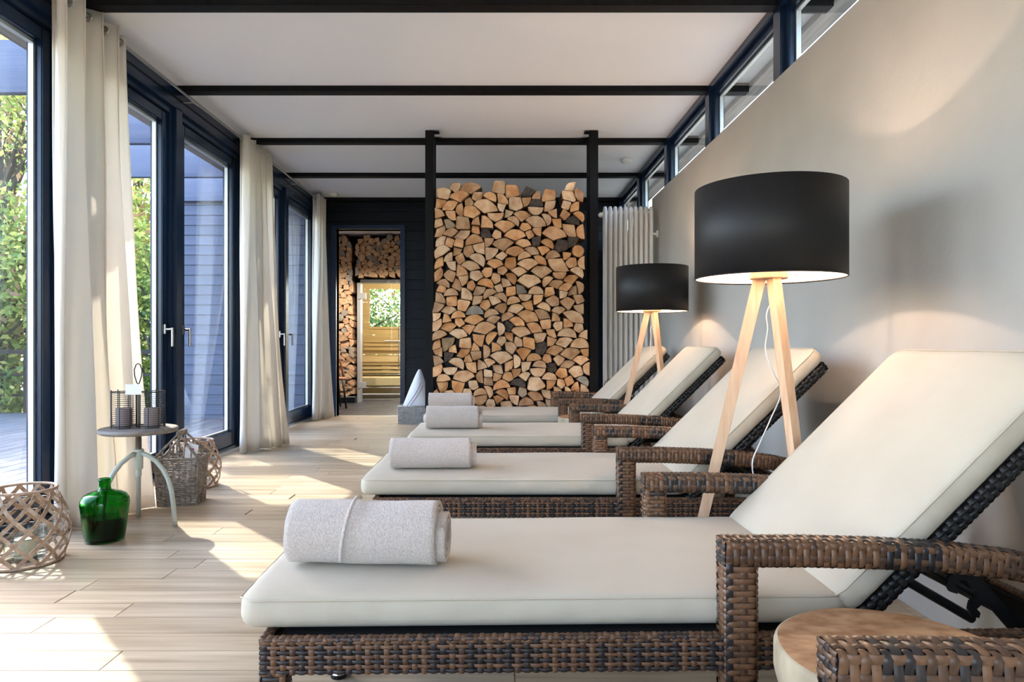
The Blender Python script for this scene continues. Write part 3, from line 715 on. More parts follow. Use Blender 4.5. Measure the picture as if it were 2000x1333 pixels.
    # bars and ratchet plates behind the back
    for sg in (-1, 1):
        A = bp(.30, .045); r_ = MB(); y = sg*.262
        bx, bz = 1.425, .50; dx, dz = 1.630, .275
        ln = math.hypot(dx-bx, dz-bz); tx, tz = (dx-bx)/ln, (dz-bz)/ln
        ux2, uz2 = -(-tz), -tx                     # perpendicular, pointing down-left
        if ux2 > 0: ux2, uz2 = -ux2, -uz2
        poly = [(bx, bz)]
        for kk in range(2):
            s0 = .105+kk*.072
            for (ds, dn) in ((0, 0), (.0, .022), (.010, .036), (.026, .040), (.040, .032), (.034, .022), (.022, .022), (.022, .006), (.034, -.004), (.050, -.002)):
                poly.append((bx+tx*(s0+ds)+ux2*dn, bz+tz*(s0+ds)+uz2*dn))
        poly += [(dx, dz), (dx-ux2*.03, dz-uz2*.03), (bx-ux2*.03, bz-uz2*.03)]
        r_.prism(poly, lambda a, b2, q: (a, q, b2), y-.004, y+.004, M_black); r_.build('ratchet_plate', t)
    for (xa, za, xb, zb, w_) in ((1.33, .435, 1.58, .290, .018), (1.37, .470, 1.66, .300, .013)):
        r_ = MB()
        for sg in (-1, 1): r_.tube([(xa, sg*.2, za), (xb, sg*.2, zb)], w_*.6, M_black, 8)
        r_.tube([(xb, -.2, zb), (xb, .2, zb)], .008, M_black, 8); r_.build('back_strut', t)
    return t
L0 = make_lounger()
spots = [(-.508, 1.722, 'wicker sun lounger closest to us, large towel roll on its cream cushion'),
         (-.505, 2.960, 'cream-cushioned wicker sun lounger just behind the large tripod lamp'),
         (-.493, 4.206, 'cream-cushioned wicker sun lounger in front of the smaller-looking far tripod lamp'),
         (-.53, 5.336, 'cream-cushioned wicker sun lounger farthest away, right in front of the firewood rack'),
         (-.518, .560, 'sun lounger showing only its woven armrest before the round wooden side table')]
for i, (x, y, lb) in enumerate(spots):
    kw = dict(label=lb, cat='sun lounger', group='sun loungers in a row')
    if i == 0: L0.location = (x, y, 0); L0.rotation_euler.z = R(1.3); tag(L0, **kw)
    else: dup(L0, (x, y, 0), **kw)

# towels
def towel(L_, a, b_, seed, fold):
    """rolled towel: axis X, flat spiral section, inner roll sticking out at the right end"""
    t = empty('rolled_towel'); rr = random.Random(seed)
    def roll(mb, x0, x1, a, b_, turns, th, a0, nx=26):
        ns = int(turns*28); v = []
        for i in range(nx+1):
            x = x0+(x1-x0)*i/nx
            for s_ in range(ns+1):
                q = a0+2*math.pi*turns*s_/ns; k = 1-(turns*s_/ns)*th
                wob = 1+.012*math.sin(x*30+s_*.35+seed)+.010*math.sin(x*11+s_*.2)
                zz = b_*k*math.sin(q)*wob; yy = a*k*math.cos(q)*wob
                zz = max(zz, -b_*.86*(1-(1-k)*.9)) ; v.append((x+rr.uniform(-.0006, .0006), yy, zz+b_*.86))
        W_ = ns+1
        mb.add(v, [(i*W_+s_, i*W_+s_+1, (i+1)*W_+s_+1, (i+1)*W_+s_) for i in range(nx) for s_ in range(ns)], M_towel)
    m_ = MB(); roll(m_, 0, L_, a, b_, 2.4, .17, R(-60)); o = m_.build('towel_roll', t, smooth=True)
    md = o.modifiers.new('thick', 'SOLIDIFY'); md.thickness = .007; md.offset = -1
    m_ = MB(); roll(m_, L_-.16, L_+.022, a*.78, b_*.80, 2.4, .24, R(150)); o = m_.build('inner_fold', t, smooth=True)
    o.location.z = .012; md = o.modifiers.new('thick', 'SOLIDIFY'); md.thickness = .006; md.offset = -1
    if fold:
        m_ = MB(); xs = L_*.40
        m_.tube([(xs+.012*math.sin(q), (a+.002)*math.cos(q), max((b_+.002)*math.sin(q), -b_*.86)+b_*.86) for q in np.linspace(R(62), R(212), 22)], .0045, M_towel, 8, flat=.8)
        m_.build('hem', o.parent, smooth=True)
    return t
for (x, y, L_, a, b_, sd_, fd, lb) in (
        (-.486, 1.612, .342, .084, .082, 1, 1, 'largest-looking rolled beige towel with a hem ridge, on the lounger closest to us'),
        (-.452, 2.81, .33, .080, .070, 2, 0, 'rolled beige towel on the second lounger, behind the largest towel roll'),
        (-.448, 4.12, .315, .078, .078, 3, 0, 'rolled beige towel on the third lounger, just in front of the farthest towel'),
        (-.56, 5.32, .335, .078, .074, 5, 0, 'rolled beige towel on the farthest lounger, below the firewood')):
    t = towel(L_, a, b_, sd_, fd); t.location = (x, y, .403); t.rotation_euler = (0, 0, R(-3 if sd_ == 1 else 2))
    tag(t, lb, 'towel', 'rolled towels on the loungers')

# ================================================================== STUMP TABLES
def stump(loc, seed, lb, zt=.40, r=.192):
    rr = random.Random(seed); t = empty('stump_side_table', loc, label=lb, cat='side table')
    ph = [rr.uniform(0, 6) for _ in range(4)]
    def rad(q): return r*(1+.022*math.sin(2*q+ph[0])+.014*math.sin(3*q+ph[1])+.006*math.sin(7*q+ph[2]))
    n = 72; v = []; prof = [(.86, zt-.088), (.97, zt-.074), (1.0, zt-.05), (1.0, zt-.010), (.985, zt-.002), (.965, zt)]
    for k_, z in prof: v += [(rad(2*math.pi*i/n)*k_*math.cos(2*math.pi*i/n), rad(2*math.pi*i/n)*k_*math.sin(2*math.pi*i/n), z) for i in range(n)]
    m_ = MB(); K = len(prof); m_.add(v, [(i*n+k, i*n+(k+1) % n, (i+1)*n+(k+1) % n, (i+1)*n+k) for i in range(K-1) for k in range(n)]+[tuple(range(n))[::-1]], M_stumpside)
    m_.add(v[(K-1)*n:], [tuple(range(n))], M_stump); m_.build('table_top', t, auto=50)
    m_ = MB(); m_.lathe([(.13, 0), (.135, .02), (.13, .15), (.14, zt-.082)], M_stumpside, 40); m_.build('trunk_base', t, auto=50)
stump((.668, 1.153, 0), 3, 'round slab-topped wooden side table between the two loungers closest to us, behind the woven armrest')
stump((.585, 4.752, 0), 5, 'small far round wooden side table between the third and the farthest lounger', .41, .185)

# ================================================================== TRIPOD LAMPS
def make_lamp(loc, ray, lb):
    t = empty('tripod_floor_lamp', loc, label=lb, cat='floor lamp', group='tripod floor lamps'); r = .247; zb, zt = 1.144, 1.452
    n = 96; m_ = MB()
    m_.lathe([(r-.0025, zb), (r, zb), (r, zt), (r-.0025, zt)], M_shade, n)
    m_.f = m_.f[:-2]; m_.m = m_.m[:-2]
    v = [(q*math.cos(2*math.pi*k_/n), q*math.sin(2*math.pi*k_/n), z) for q, z in ((r-.003, zb), (r-.003, zt)) for k_ in range(n)]
    m_.add(v, [(k_, n+k_, n+(k_+1) % n, (k_+1) % n) for k_ in range(n)], M_shadein); m_.build('lamp_shade', t, smooth=True)
    m_ = MB(); m_.tube([(r*.994*math.cos(q), r*.994*math.sin(q), zb+.001) for q in np.linspace(0, 2*math.pi, 65)[:-1]], .0028, M_black, 6, closed=True)
    for q in (.3, .3+2.094, .3+4.189): m_.tube([(0.03*math.cos(q), .03*math.sin(q), zb+.02), (r*.99*math.cos(q), r*.99*math.sin(q), zb+.008)], .0018, M_chrome, 6)
    m_.build('shade_ring', t)
    m_ = MB(); m_.lathe([(.060, 1.141), (.063, 1.144), (.063, 1.162), (.060, 1.165)], M_beech, 40); m_.build('wooden_disc', t, auto=40)
    m_ = MB(); m_.tube([(0, 0, 1.165), (0, 0, 1.20)], .02, M_white, 16); m_.build('socket', t)
    m_ = MB(); m_.lathe([(.010, 1.20), (.013, 1.204), (.017, 1.218), (.013, 1.230), (0, 1.234)], M_bulb, 20); m_.build('bulb', t, smooth=True)
    for dq in (90, -30, -150):
        q = R(ray+dq); cx, cy = math.cos(q), math.sin(q); a0 = Vector((cx*.030, cy*.030, 1.142)); a1 = Vector((cx*.285, cy*.285, .0))
        m_ = MB(); m_.beam(a0, a1, .030, .042, M_beech, .026, .034, side=(-cy, cx, 0)); m_.build('leg', t)
    m_ = MB(); m_.tube([(0.02, 0.0, 1.14), (.022, 0, 1.105)], .008, M_black, 8); m_.build('cord_grip', t)
    m_ = MB(); P = [(0.022, 0, 1.105), (.012, 0, 1.07), (-.012, -.01, 1.02), (-.004, 0, .97), (-.012, 0, .9), (.01, 0, .83), (.05, .02, .75), (.02, .03, .66), (-.02, .03, .57), (-.05, .02, .5), (-.03, .03, .4), (.0, .04, .25), (.03, .05, .05), (.05, .06, .004), (.25, .07, .004)]
    Q = []
    for i in range(len(P)-1):
        for k_ in range(4):
            t_ = k_/4; p0, p1, p2, p3 = [Vector(P[max(0, min(len(P)-1, i+d))]) for d in (-1, 0, 1, 2)]
            Q.append(.5*((2*p1)+(-p0+p2)*t_+(2*p0-5*p1+4*p2-p3)*t_*t_+(-p0+3*p1-3*p2+p3)*t_**3))
    m_.tube(Q, .0024, M_white, 6); m_.build('cord', t, smooth=True)
    lamp_light('bulb_light', (0, 0, 1.248), 4.6, (1, .70, .50), .010, t)
make_lamp((.925, 2.355, 0), 68.6, 'tripod floor lamp with black drum shade, the large one above the closest lounger')
make_lamp((1.055, 4.765, 0), 77.5, 'tripod floor lamp with black shade, the smaller far one before the white radiator')

# ================================================================== RADIATOR
rt = empty('column_radiator', (0, 0, 0), label='tall white tubular column radiator beside the right black rack post', cat='radiator')
RY = 6.26
for i in range(10):
    x = .957+i*.0465; m_ = MB()
    for y in (RY-.032, RY+.032):
        m_.tube([(x, y, .14), (x, y, .16), (x, y, 2.12), (x, y+(.016 if y < RY else -.016), 2.155), (x, RY, 2.165)], .0165, M_rad, 14)
        m_.tube([(x, y, .16), (x, RY, .13)], .0125, M_rad, 10)
    m_.tube([(x-.022, RY, 2.12), (x+.022, RY, 2.12)], .019, M_rad, 14); m_.tube([(x-.022, RY, .17), (x+.022, RY, .17)], .019, M_rad, 14)
    m_.build('radiator_column', rt, smooth=True)
m_ = MB(); m_.tube([(.84, RY, 2.10), (.94, RY, 2.10)], .012, M_rad, 12); m_.tube([(.86, RY, 2.10), (.89, RY, 2.10)], .020, M_rad, 12); m_.tube([(.905, RY, 2.10), (.94, RY, 2.10)], .024, M_rad, 12); m_.build('valve', rt, auto=40)
m_ = MB(); m_.tube([(1.36, RY-.04, 1.92), (1.428, RY-.04, 1.92)], .010, M_rad, 12); m_.tube([(1.418, RY-.04, 1.92), (1.429, RY-.04, 1.92)], .034, M_rad, 16); m_.build('wall_bracket', rt, auto=40)
# little red lantern behind the lounger
t = empty('red_lantern', (.95, 5.99, 0), label='small red metal lantern with a wire handle, half hidden beside the rack post', cat='lantern')
m_ = MB(); m_.lathe([(.06, 0), (.062, .02), (.05, .03), (.05, .40), (.055, .43), (.03, .50), (.028, .53), (0, .535)], M_red, 24); m_.build('lantern_body', t, auto=40)
m_ = MB(); m_.tube([(.045*math.cos(q), 0, .53+.075*math.sin(q)) for q in np.linspace(0, math.pi, 15)], .0028, M_black, 6); m_.build('handle', t)

# ================================================================== CURTAINS
def curtain(nm, lb, ytop, bottom, nf, amp, rings_at, nu=150, nv=26, ph=0):
    t = empty(nm, (0, 0, 0), label=lb, cat='curtain', group='cream curtains on the rod'); v = []
    ztop = RZ+.045
    bx = np.array([p[0] for p in bottom]); by = np.array([p[1] for p in bottom]); bu = np.linspace(0, 1, len(bottom))
    for j in range(nv+1):
        s_ = j/nv; z = ztop*(1-s_)+.006*s_
        for i in range(nu+1):
            u = i/nu; ang = 2*math.pi*nf*u+ph; wv = math.sin(ang); wv = math.copysign(abs(wv)**.75, wv)
            xt = RX+amp*wv; yt = ytop[0]+(ytop[1]-ytop[0])*u + .018*math.sin(2*ang)
            xb = np.interp(u, bu, bx)+amp*.8*math.sin(ang+.9*math.sin(u*7+1)); yb = np.interp(u, bu, by)+.03*math.sin(ang*1.5+1)
            e = s_**1.7; bl = math.sin(math.pi*s_)*.012*math.sin(ang*.5+s_*5)
            v.append((xt*(1-e)+xb*e+bl, yt*(1-e)+yb*e+.006*math.sin(s_*9+u*20)*s_, z))
    m_ = MB(); W_ = nu+1; m_.add(v, [(j*W_+i, j*W_+i+1, (j+1)*W_+i+1, (j+1)*W_+i) for j in range(nv) for i in range(nu)], M_curt)
    o = m_.build('cloth', t, smooth=True); md = o.modifiers.new('thick', 'SOLIDIFY'); md.thickness = .0015
    n_ = int(nf*2)
    for k_ in range(n_+1):
        u = (k_*math.pi-ph)/(2*math.pi*nf)
        if 0.005 < u < .999:
            y = ytop[0]+(ytop[1]-ytop[0])*u; m_ = MB(); rg = []
            m_.tube([(RX+.021*math.cos(q), y, RZ+.021*math.sin(q)) for q in np.linspace(0, 2*math.pi, 25)[:-1]], .0048, M_chrome, 8, closed=True)
            m_.build('eyelet', t, smooth=True)
curtain('curtain', 'wide cream curtain closest to us, behind the round stool and the green bottle', (3.34, 3.96), [(-2.17, 3.30), (-2.10, 3.40), (-2.06, 3.55), (-2.03, 3.70), (-1.98, 3.80)], 4, .062, 0, ph=.3)
curtain('curtain', 'cream curtain in the middle of the window wall, between the pairs of glass doors', (5.82, 6.45), [(-2.17, 5.66), (-2.12, 5.8), (-2.05, 5.95), (-2.0, 6.1), (-1.94, 6.2)], 4.5, .058, 0, ph=.0)
curtain('curtain', 'farthest cream curtain, beside the open doorway', (8.12, 8.50), [(-2.22, 8.10), (-2.2, 8.2), (-2.16, 8.35), (-2.1, 8.46)], 4, .05, 0, ph=.2)

# ================================================================== THINGS ON THE LEFT
def lattice(loc, lb, rmax=.178, ht=.31, jar=True):
    t = empty('lattice_basket', loc, label=lb, cat='basket', group='round lattice lantern baskets')
    def prof(s_): return rmax*(.68+.32*math.sin(math.pi*min(1, (s_*.86+.16))**1.0)) if s_ < 1 else rmax*.70
    N = 11
    for fam in (1, -1):
        for k_ in range(N):
            v = []; M_ = 22
            for i in range(M_+1):
                s_ = i/M_; th = 2*math.pi*k_/N+fam*s_*1.75; r = prof(s_)+(.0022*math.cos(math.pi*i*.9)*fam); z = .006+s_*(ht-.012)
                for q, dr in ((-1, 0), (1, 0), (1, -.0025), (-1, -.0025)):
                    th2 = th+q*.0072/r*.85; v.append(((r+dr)*math.cos(th2), (r+dr)*math.sin(th2), z-q*fam*.0050))
            m_ = MB(); m_.add(v, [(i*4+q, (i+1)*4+q, (i+1)*4+(q+1) % 4, i*4+(q+1) % 4) for i in range(M_) for q in range(4)], M_willow)
            m_.build('willow_strip', t)
    for s_, nm in ((0, 'base_hoop'), (1, 'rim_hoop')):
        m_ = MB(); r = prof(s_); z = .006+s_*(ht-.012)
        m_.tube([(r*math.cos(q), r*math.sin(q), z) for q in np.linspace(0, 2*math.pi, 49)[:-1]], .006, M_willow, 8, closed=True); m_.build(nm, t, smooth=True)
    m_ = MB()
    for s_ in (.2, .4, .6, .8):
        r = prof(s_)-.005; m_.tube([(r*math.cos(q), r*math.sin(q), .006+s_*(ht-.012)) for q in np.linspace(0, 2*math.pi, 41)[:-1]], .0012, M_black, 5, closed=True)
    m_.build('wire_ring', t); m_ = MB(); m_.lathe([(0, .004), (prof(0), .004), (prof(0), .009), (0, .009)], M_willow, 32); m_.build('base', t)
    if jar:
        j = empty('glass_jar', (loc[0]+.01, loc[1], .011), label='clear glass jar with a cream candle inside the '+('lattice basket closest to us' if loc[1] < 3.5 else 'farther lattice basket'), cat='jar')
        m_ = MB(); m_.lathe([(.0, 0), (.075, 0), (.08, .01), (.08, .125), (.082, .13), (.078, .13), (.075, .125), (.075, .01), (0, .008)], M_jar, 32); m_.build('jar_wall', j, smooth=True)
        m_ = MB(); m_.lathe([(.0, .01), (.04, .01), (.04, .085), (.036, .088), (0, .086)], M_wax, 24); m_.tube([(0, 0, .086), (.001, 0, .098)], .001, M_black, 5); m_.build('candle', j, auto=40)
lattice((-2.015, 2.88, .0), 'round willow lattice lantern basket at the bottom left, cut by the frame edge', .174, .312)
lattice((-1.98, 4.40, .0), 'round willow lattice basket behind the house-shaped wicker basket', .168, .30, False)
# green demijohn
t = empty('green_demijohn', (-1.850, 3.19, 0), label='stout green glass demijohn bottle on the floor in front of the stool', cat='bottle')
pr = [(0, .0), (.085, .0), (.092, .006), (.096, .03), (.104, .09), (.112, .15), (.115, .175), (.112, .195), (.10, .213), (.075, .226), (.045, .233), (.030, .238), (.0275, .25), (.0275, .275), (.031, .278), (.031, .288), (.0265, .290), (.023, .288), (.023, .25), (.026, .240), (.045, .228), (.07, .219), (.09, .207), (.10, .195), (.107, .172), (.10, .12), (.09, .03), (.08, .01), (0, .01)]
m_ = MB(); m_.lathe(pr, M_green, 56, sx=.91, sy=.9); m_.build('bottle_body', t, smooth=True, fix=True)
m_ = MB(); m_.lathe([(0, .012), (.078, .012), (.088, .03), (.097, .112), (0, .113)], M_dregs, 48, sx=.90, sy=.89); m_.build('liquid', t, auto=50)
# swivel stool
t = empty('swivel_stool', (-1.83, 3.45, 0), label='low round wooden stool on three curved pale green iron legs', cat='stool')
m_ = MB(); m_.lathe([(0, .470), (.172, .470), (.182, .476), (.184, .486), (.180, .494), (.172, .496), (0, .496)], M_stooltop, 64); m_.build('seat', t, auto=50)
m_ = MB(); m_.tube([(0, 0, .47), (0, 0, .25)], .012, M_thread, 14)
for i in range(26): m_.tube([(.0135*math.cos(q), .0135*math.sin(q), .335+i*.005) for q in np.linspace(0, 6.28, 13)[:-1]], .0016, M_thread, 5, closed=True)
m_.build('screw', t, smooth=True)
m_ = MB(); m_.lathe([(.018, .285), (.021, .29), (.021, .365), (.018, .372), (.024, .374), (.024, .385), (.016, .388)], M_iron, 24); m_.tube([(0, 0, .285), (0, 0, .25)], .014, M_iron, 14); m_.build('collar', t, auto=40)
for q in (118, -2, 238):
    q = R(q); P = [(.015, .366), (.05, .352), (.09, .325), (.125, .285), (.152, .235), (.168, .18), (.177, .12), (.183, .06), (.188, .0)]
    m_ = MB(); m_.tube([(a*math.cos(q), a*math.sin(q), z) for a, z in P], .0115, M_iron, 12); m_.build('leg', t, smooth=True)
# candle cage on the stool
zc = .497; t = empty('wire_candle_holder', (-1.822, 3.43, zc), R(10), label='black wire double candle holder with loop handle on the round stool', cat='candle holder')
m_ = MB()
for cx in (-.066, .066):
    for z in np.linspace(.012, .18, 17): m_.tube([(cx+.060*math.cos(q), .060*math.sin(q), z) for q in np.linspace(0, 2*math.pi, 25)[:-1]], .0009 if 0.02 < z < .175 else .0024, M_black, 5, closed=True)
    for q in np.linspace(0, 2*math.pi, 9)[:-1]: m_.tube([(cx+.060*math.cos(q), .060*math.sin(q), .0), (cx+.060*math.cos(q), .060*math.sin(q), .19)], .0022, M_black, 6)
m_.build('cage', t)
m_ = MB(); m_.tube([(0, .0, .0), (0, 0, .19), (-.008, 0, .21), (.006, 0, .225), (.016, 0, .26), (.018, 0, .29), (.01, 0, .315), (0, 0, .322), (-.01, 0, .315), (-.018, 0, .29), (-.016, 0, .26), (-.006, 0, .225), (.008, 0, .21), (.004, 0, .18)], .0028, M_black, 8); m_.build('handle', t, smooth=True)
m_ = MB(); m_.box(-.038, .036, -.064, -.0625, .17, .222, M_paper); m_.build('price_tag', t)
for i, cx in enumerate((-.066, .066)):
    a_ = R(10); wx = -1.822+cx*math.cos(a_); wy = 3.43+cx*math.sin(a_)
    m_ = MB(); m_.lathe([(0, 0), (.036, 0), (.038, .004), (.038, .092), (.034, .096), (0, .091)], M_candle, 28); m_.tube([(0, 0, .09), (0, .001, .105)], .001, M_black, 5)
    tag(m_.build('pillar_candle', loc=(wx, wy, zc+.003), auto=40), 'mauve pillar candle in the '+('left' if i == 0 else 'right')+' cage of the wire holder', 'candle', 'pillar candles')
# woven box baskets
def rods_box(t, x0, x1, y0, y1, z1, m, flare=.0, rp=.011, sp=.028, rr=.0042):
    """four woven sides: vertical stakes and undulating horizontal rods"""
    wv = MB(); per = [(x0, y0), (x1, y0), (x1, y1), (x0, y1), (x0, y0)]; P = []
    for i in range(4):
        a, b_ = Vector(per[i]), Vector(per[i+1]); n_ = max(2, round((b_-a).length/sp)); d = (b_-a)/n_; nrm = Vector((d.y, -d.x)).normalized()
        for k_ in range(n_): P.append((a+d*k_, nrm))
    N = len(P); rows = int(z1/rp); cx, cy = (x0+x1)/2, (y0+y1)/2
    for r_ in range(rows):
        z = (r_+.5)*rp; fl_ = 1+flare*z/z1; pts = []
        for k_ in range(N):
            p, nr = P[k_]; o = .004*(1 if (k_+r_) % 2 else -1)
            pts.append((cx+(p.x-cx)*fl_+nr.x*o, cy+(p.y-cy)*fl_+nr.y*o, z+random.uniform(-.001, .001)))
        wv.tube(pts, rr, m, 5, closed=True)
    for k_ in range(N):
        p, nr = P[k_]; f1 = 1+flare; wv.tube([(p.x, p.y, 0), (cx+(p.x-cx)*f1, cy+(p.y-cy)*f1, z1+.003)], rr*.95, m, 5)
    o = wv.build('woven_rod', t, smooth=True); o['kind'] = 'stuff'
    f1 = 1+flare; rim = MB(); hx, hy = (x1-x0)/2*f1, (y1-y0)/2*f1
    rim.tube([(cx-hx, cy-hy, z1), (cx+hx, cy-hy, z1), (cx+hx, cy+hy, z1), (cx-hx, cy+hy, z1)], rr*1.8, m, 7, closed=True)
    rim.build('rim', t, smooth=True); b_ = MB(); b_.box(x0, x1, y0, y1, .002, .012, m); b_.build('basket_base', t)
    return hx, hy
t = empty('house_basket', (-1.845, 3.95, 0), R(8), label='grey wicker basket shaped like a little house with gabled handle, beside the stool', cat='basket')
hx, hy = rods_box(t, -.104, .104, -.09, .09, .265, M_greyrod, .12)
m_ = MB(); zr = .27; zg = .405
for y in (-hy, hy):
    m_.tube([(-hx, y, zr), (0, y*.55, zg), (hx, y, zr)], .008, M_greyrod, 8)
    for x in (-.08, -.04, 0, .04, .08): m_.tube([(x, y, zr), (x*.95, y*(1-.45*(1-abs(x)/hx)), zr+(zg-zr)*(1-abs(x)/hx))], .0045, M_greyrod, 6)
m_.tube([(0, -hy*.62, zg+.004), (0, hy*.62, zg+.004)], .013, M_greyrod, 10)
m_.build('gable_handle', t, smooth=True)
m_ = MB(); m_.add([(.02, -.02, .20), (.10, -.03, .20), (.115, -.01, .335), (.045, .0, .35), (.02, -.017, .20), (.10, -.027, .20), (.115, -.007, .335), (.045, .003, .35)], [(0, 1, 2, 3), (7, 6, 5, 4), (0, 4, 5, 1), (1, 5, 6, 2), (2, 6, 7, 3), (3, 7, 4, 0)], M_paper)
o = m_.build('paper_sheet'); o.location = (-1.85, 3.93, 0); tag(o, 'white printed leaflet with a pink mark sticking out of the house-shaped basket', 'paper')
m2 = MB(); m2.add([(.070, -.0235, .305), (.092, -.0225, .303), (.095, -.0205, .318), (.074, -.0215, .322)], [(0, 1, 2, 3)], M_pink); m2.build('pink_print', o)
t = empty('crate_basket', (-.985, 7.96, 0), R(-3), label='low whitewashed wicker basket on the floor beside the left rack post', cat='basket')
rods_box(t, -.185, .185, -.12, .12, .20, M_greyrod2, .03, .013, .03, .0052)
# pyramid pillow with stripes
t = empty('striped_pillow', (-.975, 7.93, .13), R(-4), label='white pillow with two claret stripes standing in the whitewashed basket', cat='pillow')
def pil(u, v_, k_):    # k_: front -1/back 1
    x = (u-.5)*.36; e = (1-v_); wd = .07+.93*e**.85
    th = .085*(math.sin(math.pi*min(max(u, .0), 1))**.6)*(math.sin(math.pi*min(v_*.86+.10, 1)))**.7
    return (x*wd*1.05+.03*v_, k_*th+.02*v_, v_*.49)
m_ = MB(); n_ = 22; v = []
for k_ in (-1, 1):
    for j in range(n_+1):
        for i in range(n_+1): v.append(pil(i/n_, j/n_, k_))
W_ = n_+1; f = [(j*W_+i, j*W_+i+1, (j+1)*W_+i+1, (j+1)*W_+i) for j in range(n_) for i in range(n_)]
m_.add(v, f+[tuple(q+W_*W_ for q in g_)[::-1] for g_ in f], M_cloth); m_.build('pillow_body', t, smooth=True)
for off in (0, .10):
    m_ = MB(); pts = []
    for s_ in np.linspace(0, 1, 20):
        u = .10+off+.62*s_; v_ = .05+(.64-off*.7)*s_**.85; p = pil(u, v_, -1); pts.append((p[0], p[1]-.002, p[2]))
    m_.tube(pts, .0038, M_stripe, 6, flat=.5); m_.build('stripe', t, smooth=True)

# ================================================================== OUTSIDE
# deck of boards, garden ground, wing wall, roof edge, cross beams, railing, trees
dk = MB(); dk.box(-7.2, -2.46, -3, 9.4, -.16, -.05, M_oakbase); deck = struct(dk.build('floor_terrace'), 'sunlit weathered terrace boards outside the glass doors')
bm_ = MB(); bm_.box(0, .143, 0, 12.3, -.025, 0, M_deck); bo = bm_.build('board'); bme = bo.data; bpy.data.objects.remove(bo)
x = -7.2
while x < -2.6: plankobj(bme, deck, (x, -2.95, -.022), 'board'); x += .149
g_ = MB(); g_.box(-60, 40, -30, 70, -.9, -.8, M_ground); tag(struct(g_.build('ground')), 'garden ground below the terrace')
wg = empty('wall_wing'); struct(wg, 'blue-grey lap-boarded outer wall of the wing beyond the terrace')
b_ = MB(); b_.box(-4.15, -2.44, YF+.02, YF+.2, -.1, 3.1, M_wing); b_.build('backing', wg); z = -.1
while z < 2.7: lap(-4.15, -2.44, z, z+.126, YF, M_wing, wg, t=.02); z += .126
s_ = MB(); s_.box(-2.80, -2.44, -4, YF, HR+.02, HR+.05, M_soffit); tag(struct(s_.build('trim_4')), 'white soffit outside the glass doors')
s_ = MB(); s_.box(-2.93, -2.80, -4, YF, HR-.02, HR+.2, M_fascia, .003); tag(struct(s_.build('trim_5')), 'grey roof-edge timber outside the glass doors')
for e in EDGE:
    if e < 3: continue
    s_ = MB(); s_.box(-4.15, -2.93, e-.06, e, HR-.040, HR+.34, M_wing, .004); tag(struct(s_.build('trim_6')), 'blue-grey pergola beam above the terrace')
rl = empty('terrace_railing', (0, 0, 0), label='dark timber railing at the edge of the terrace', cat='railing')
s_ = MB(); s_.box(-7.2, -4.1, 9.28, 9.36, .78, .84, M_black); s_.build('handrail', rl)
for x in np.arange(-7.1, -4.1, .6): s_ = MB(); s_.box(x, x+.05, 9.29, 9.34, -.05, .80, M_black); s_.build('post', rl)
for z in (.2, .48): s_ = MB(); s_.box(-7.2, -4.1, 9.31, 9.33, z, z+.03, M_black); s_.build('rail', rl)
def tree_mesh(seed, h_, rc_, nleaf, mats_, z0=.8, size=.075, wts=(5, 3, 2)):
    rg = np.random.default_rng(seed); nb = 46; cl = []
    for i in range(nb):
        th = rg.uniform(0, 6.28); zz = rg.uniform(z0, h_); k_ = math.sqrt(max(.08, 1-((zz-h_*.55)/(h_*.58))**2)); rr = rc_*k_*rg.uniform(.15, 1)
        cl.append((rr*math.cos(th), rr*math.sin(th), zz, rg.uniform(.35, .75)))
    br = MB(); br.tube([(0, 0, -.9), (.05, .02, h_*.3), (-.04, .05, h_*.62), (0, 0, h_*.9)], [.16, .13, .08, .02], M_bark, 9)
    for cx, cy, cz, _ in cl[:34]:
        zb = cz*.62-.1; br.tube([(0, 0, zb), (cx*.5, cy*.5, (zb+cz)/2+.12), (cx, cy, cz)], [.035, .02, .006], M_bark, 5)
    C_ = np.array([cl[i] for i in rg.integers(0, nb, nleaf)])
    d = rg.normal(size=(nleaf, 3)); d /= np.linalg.norm(d, axis=1)[:, None]; p = C_[:, :3]+d*C_[:, 3:4]*rg.uniform(.2, 1, (nleaf, 1))**.6
    a = rg.normal(size=(nleaf, 3)); a /= np.linalg.norm(a, axis=1)[:, None]; b_ = np.cross(a, rg.normal(size=(nleaf, 3))); b_ /= np.linalg.norm(b_, axis=1)[:, None]
    sz = (size*rg.uniform(.6, 1.25, (nleaf, 1))); V = np.stack([p-a*sz, p+b_*sz*.5, p+a*sz, p-b_*sz*.5], 1).reshape(-1, 3)
    me = bpy.data.meshes.new('foliage'); me.vertices.add(len(V)); me.vertices.foreach_set('co', V.ravel())
    me.loops.add(nleaf*4); me.loops.foreach_set('vertex_index', np.arange(nleaf*4)); me.polygons.add(nleaf)
    me.polygons.foreach_set('loop_start', np.arange(nleaf)*4); me.polygons.foreach_set('loop_total', np.full(nleaf, 4))
    for q in mats_: me.materials.append(q)
    wt = np.array(wts)/sum(wts); me.polygons.foreach_set('material_index', rg.choice(len(mats_), nleaf, p=wt).astype(np.int32)); me.update(); me.validate()
    o = br.build('trunk'); tm_ = o.data; bpy.data.objects.remove(o); return tm_, me
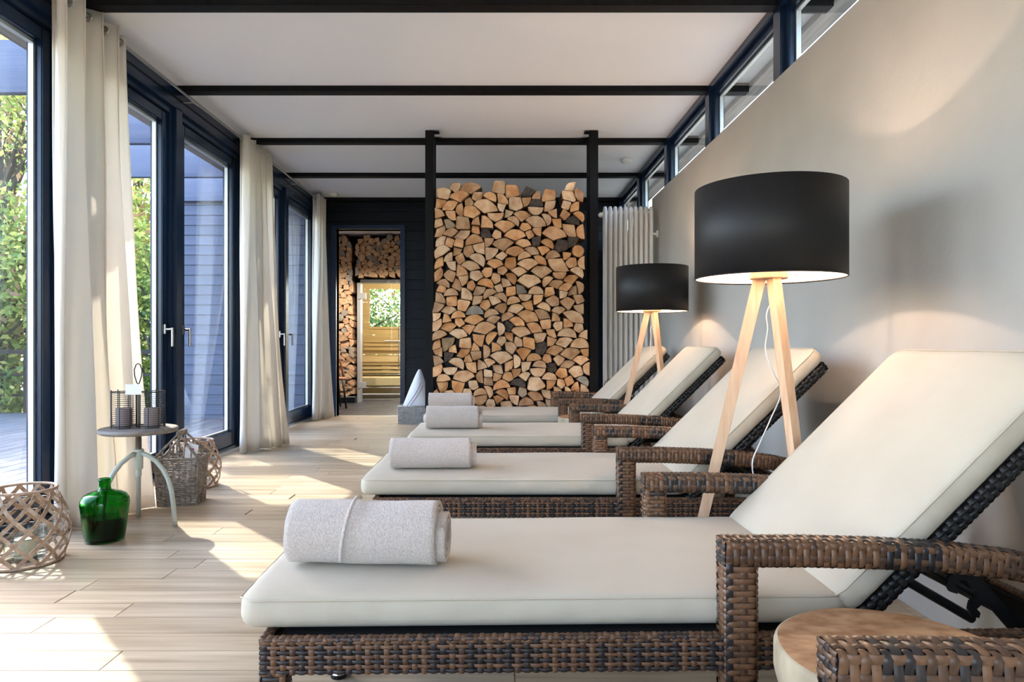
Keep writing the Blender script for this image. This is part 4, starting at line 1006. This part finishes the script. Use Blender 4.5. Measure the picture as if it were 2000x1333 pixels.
T1 = tree_mesh(1, 5.2, 2.0, 12000, [M_leafA, M_leafB, M_leafC], .8, .052)
T2 = tree_mesh(2, 6.8, 2.5, 14000, [M_leafB, M_leafA, M_leafD], 1.0, .055)
T3 = tree_mesh(3, 2.6, 1.5, 8500, [M_leafD, M_leafA, M_leafB], -.6, .055)
def tree(me, loc, rz, sc, lb, grp, nm='garden_tree', cat='tree'):
    t = empty(nm, loc, R(rz), label=lb, cat=cat, group=grp); t.scale = (sc, sc, sc)
    for n_, q in (('trunk', me[0]), ('foliage', me[1])):
        o = bpy.data.objects.new(n_, q); COL.objects.link(o); o.parent = t
        if n_ == 'foliage': o['kind'] = 'stuff'
for (me, x, y, rz, sc, lb) in (
        (T1, -6.6, 10.9, 0, 1, 'autumn-tinted leafy tree seen through the pane between the first curtain and the door handles'),
        (T2, -9.2, 12.8, 40, 1, 'tall yellow-green tree in the garden far beyond the terrace'),
        (T1, -8.0, 10.9, 120, 1.2, 'russet-flecked tree seen through the leftmost glass pane'),
        (T1, -8.3, 15.5, 250, 1.2, 'green tree standing behind the terrace railing trees'),
        (T1, -4.2, 17.0, 70, 1.1, 'tree seen through the sauna window, far left of it'),
        (T2, -2.4, 18.0, 10, .9, 'tree filling the sauna window')
        ):
    tree(me, (x, y, 0), rz, sc, lb, 'garden trees')
BL = ['low dark green bush just right of the terrace railing end', 'dark green bush behind the middle of the terrace railing', 'dark green bush at the bottom of the leftmost glass pane', 'bush behind the front row of bushes beyond the terrace', 'bush beside the outer terrace edge, left of the other bushes', 'green bush at the left of the sauna window', 'green bush at the right of the sauna window']
for i, (x, y, sc) in enumerate(((-5.2, 10.6, .9), (-7.4, 9.9, 1), (-8.8, 8.6, 1.05), (-6.2, 12.6, 1.1), (-9.6, 7.0, 1.1), (-3.4, 16.0, .9), (-1.0, 16.4, .8))):
    tree(T3, (x, y, 0), i*57, sc, BL[i], 'bushes beyond the terrace' if i < 5 else 'bushes beyond the sauna', 'garden_bush', 'bush')
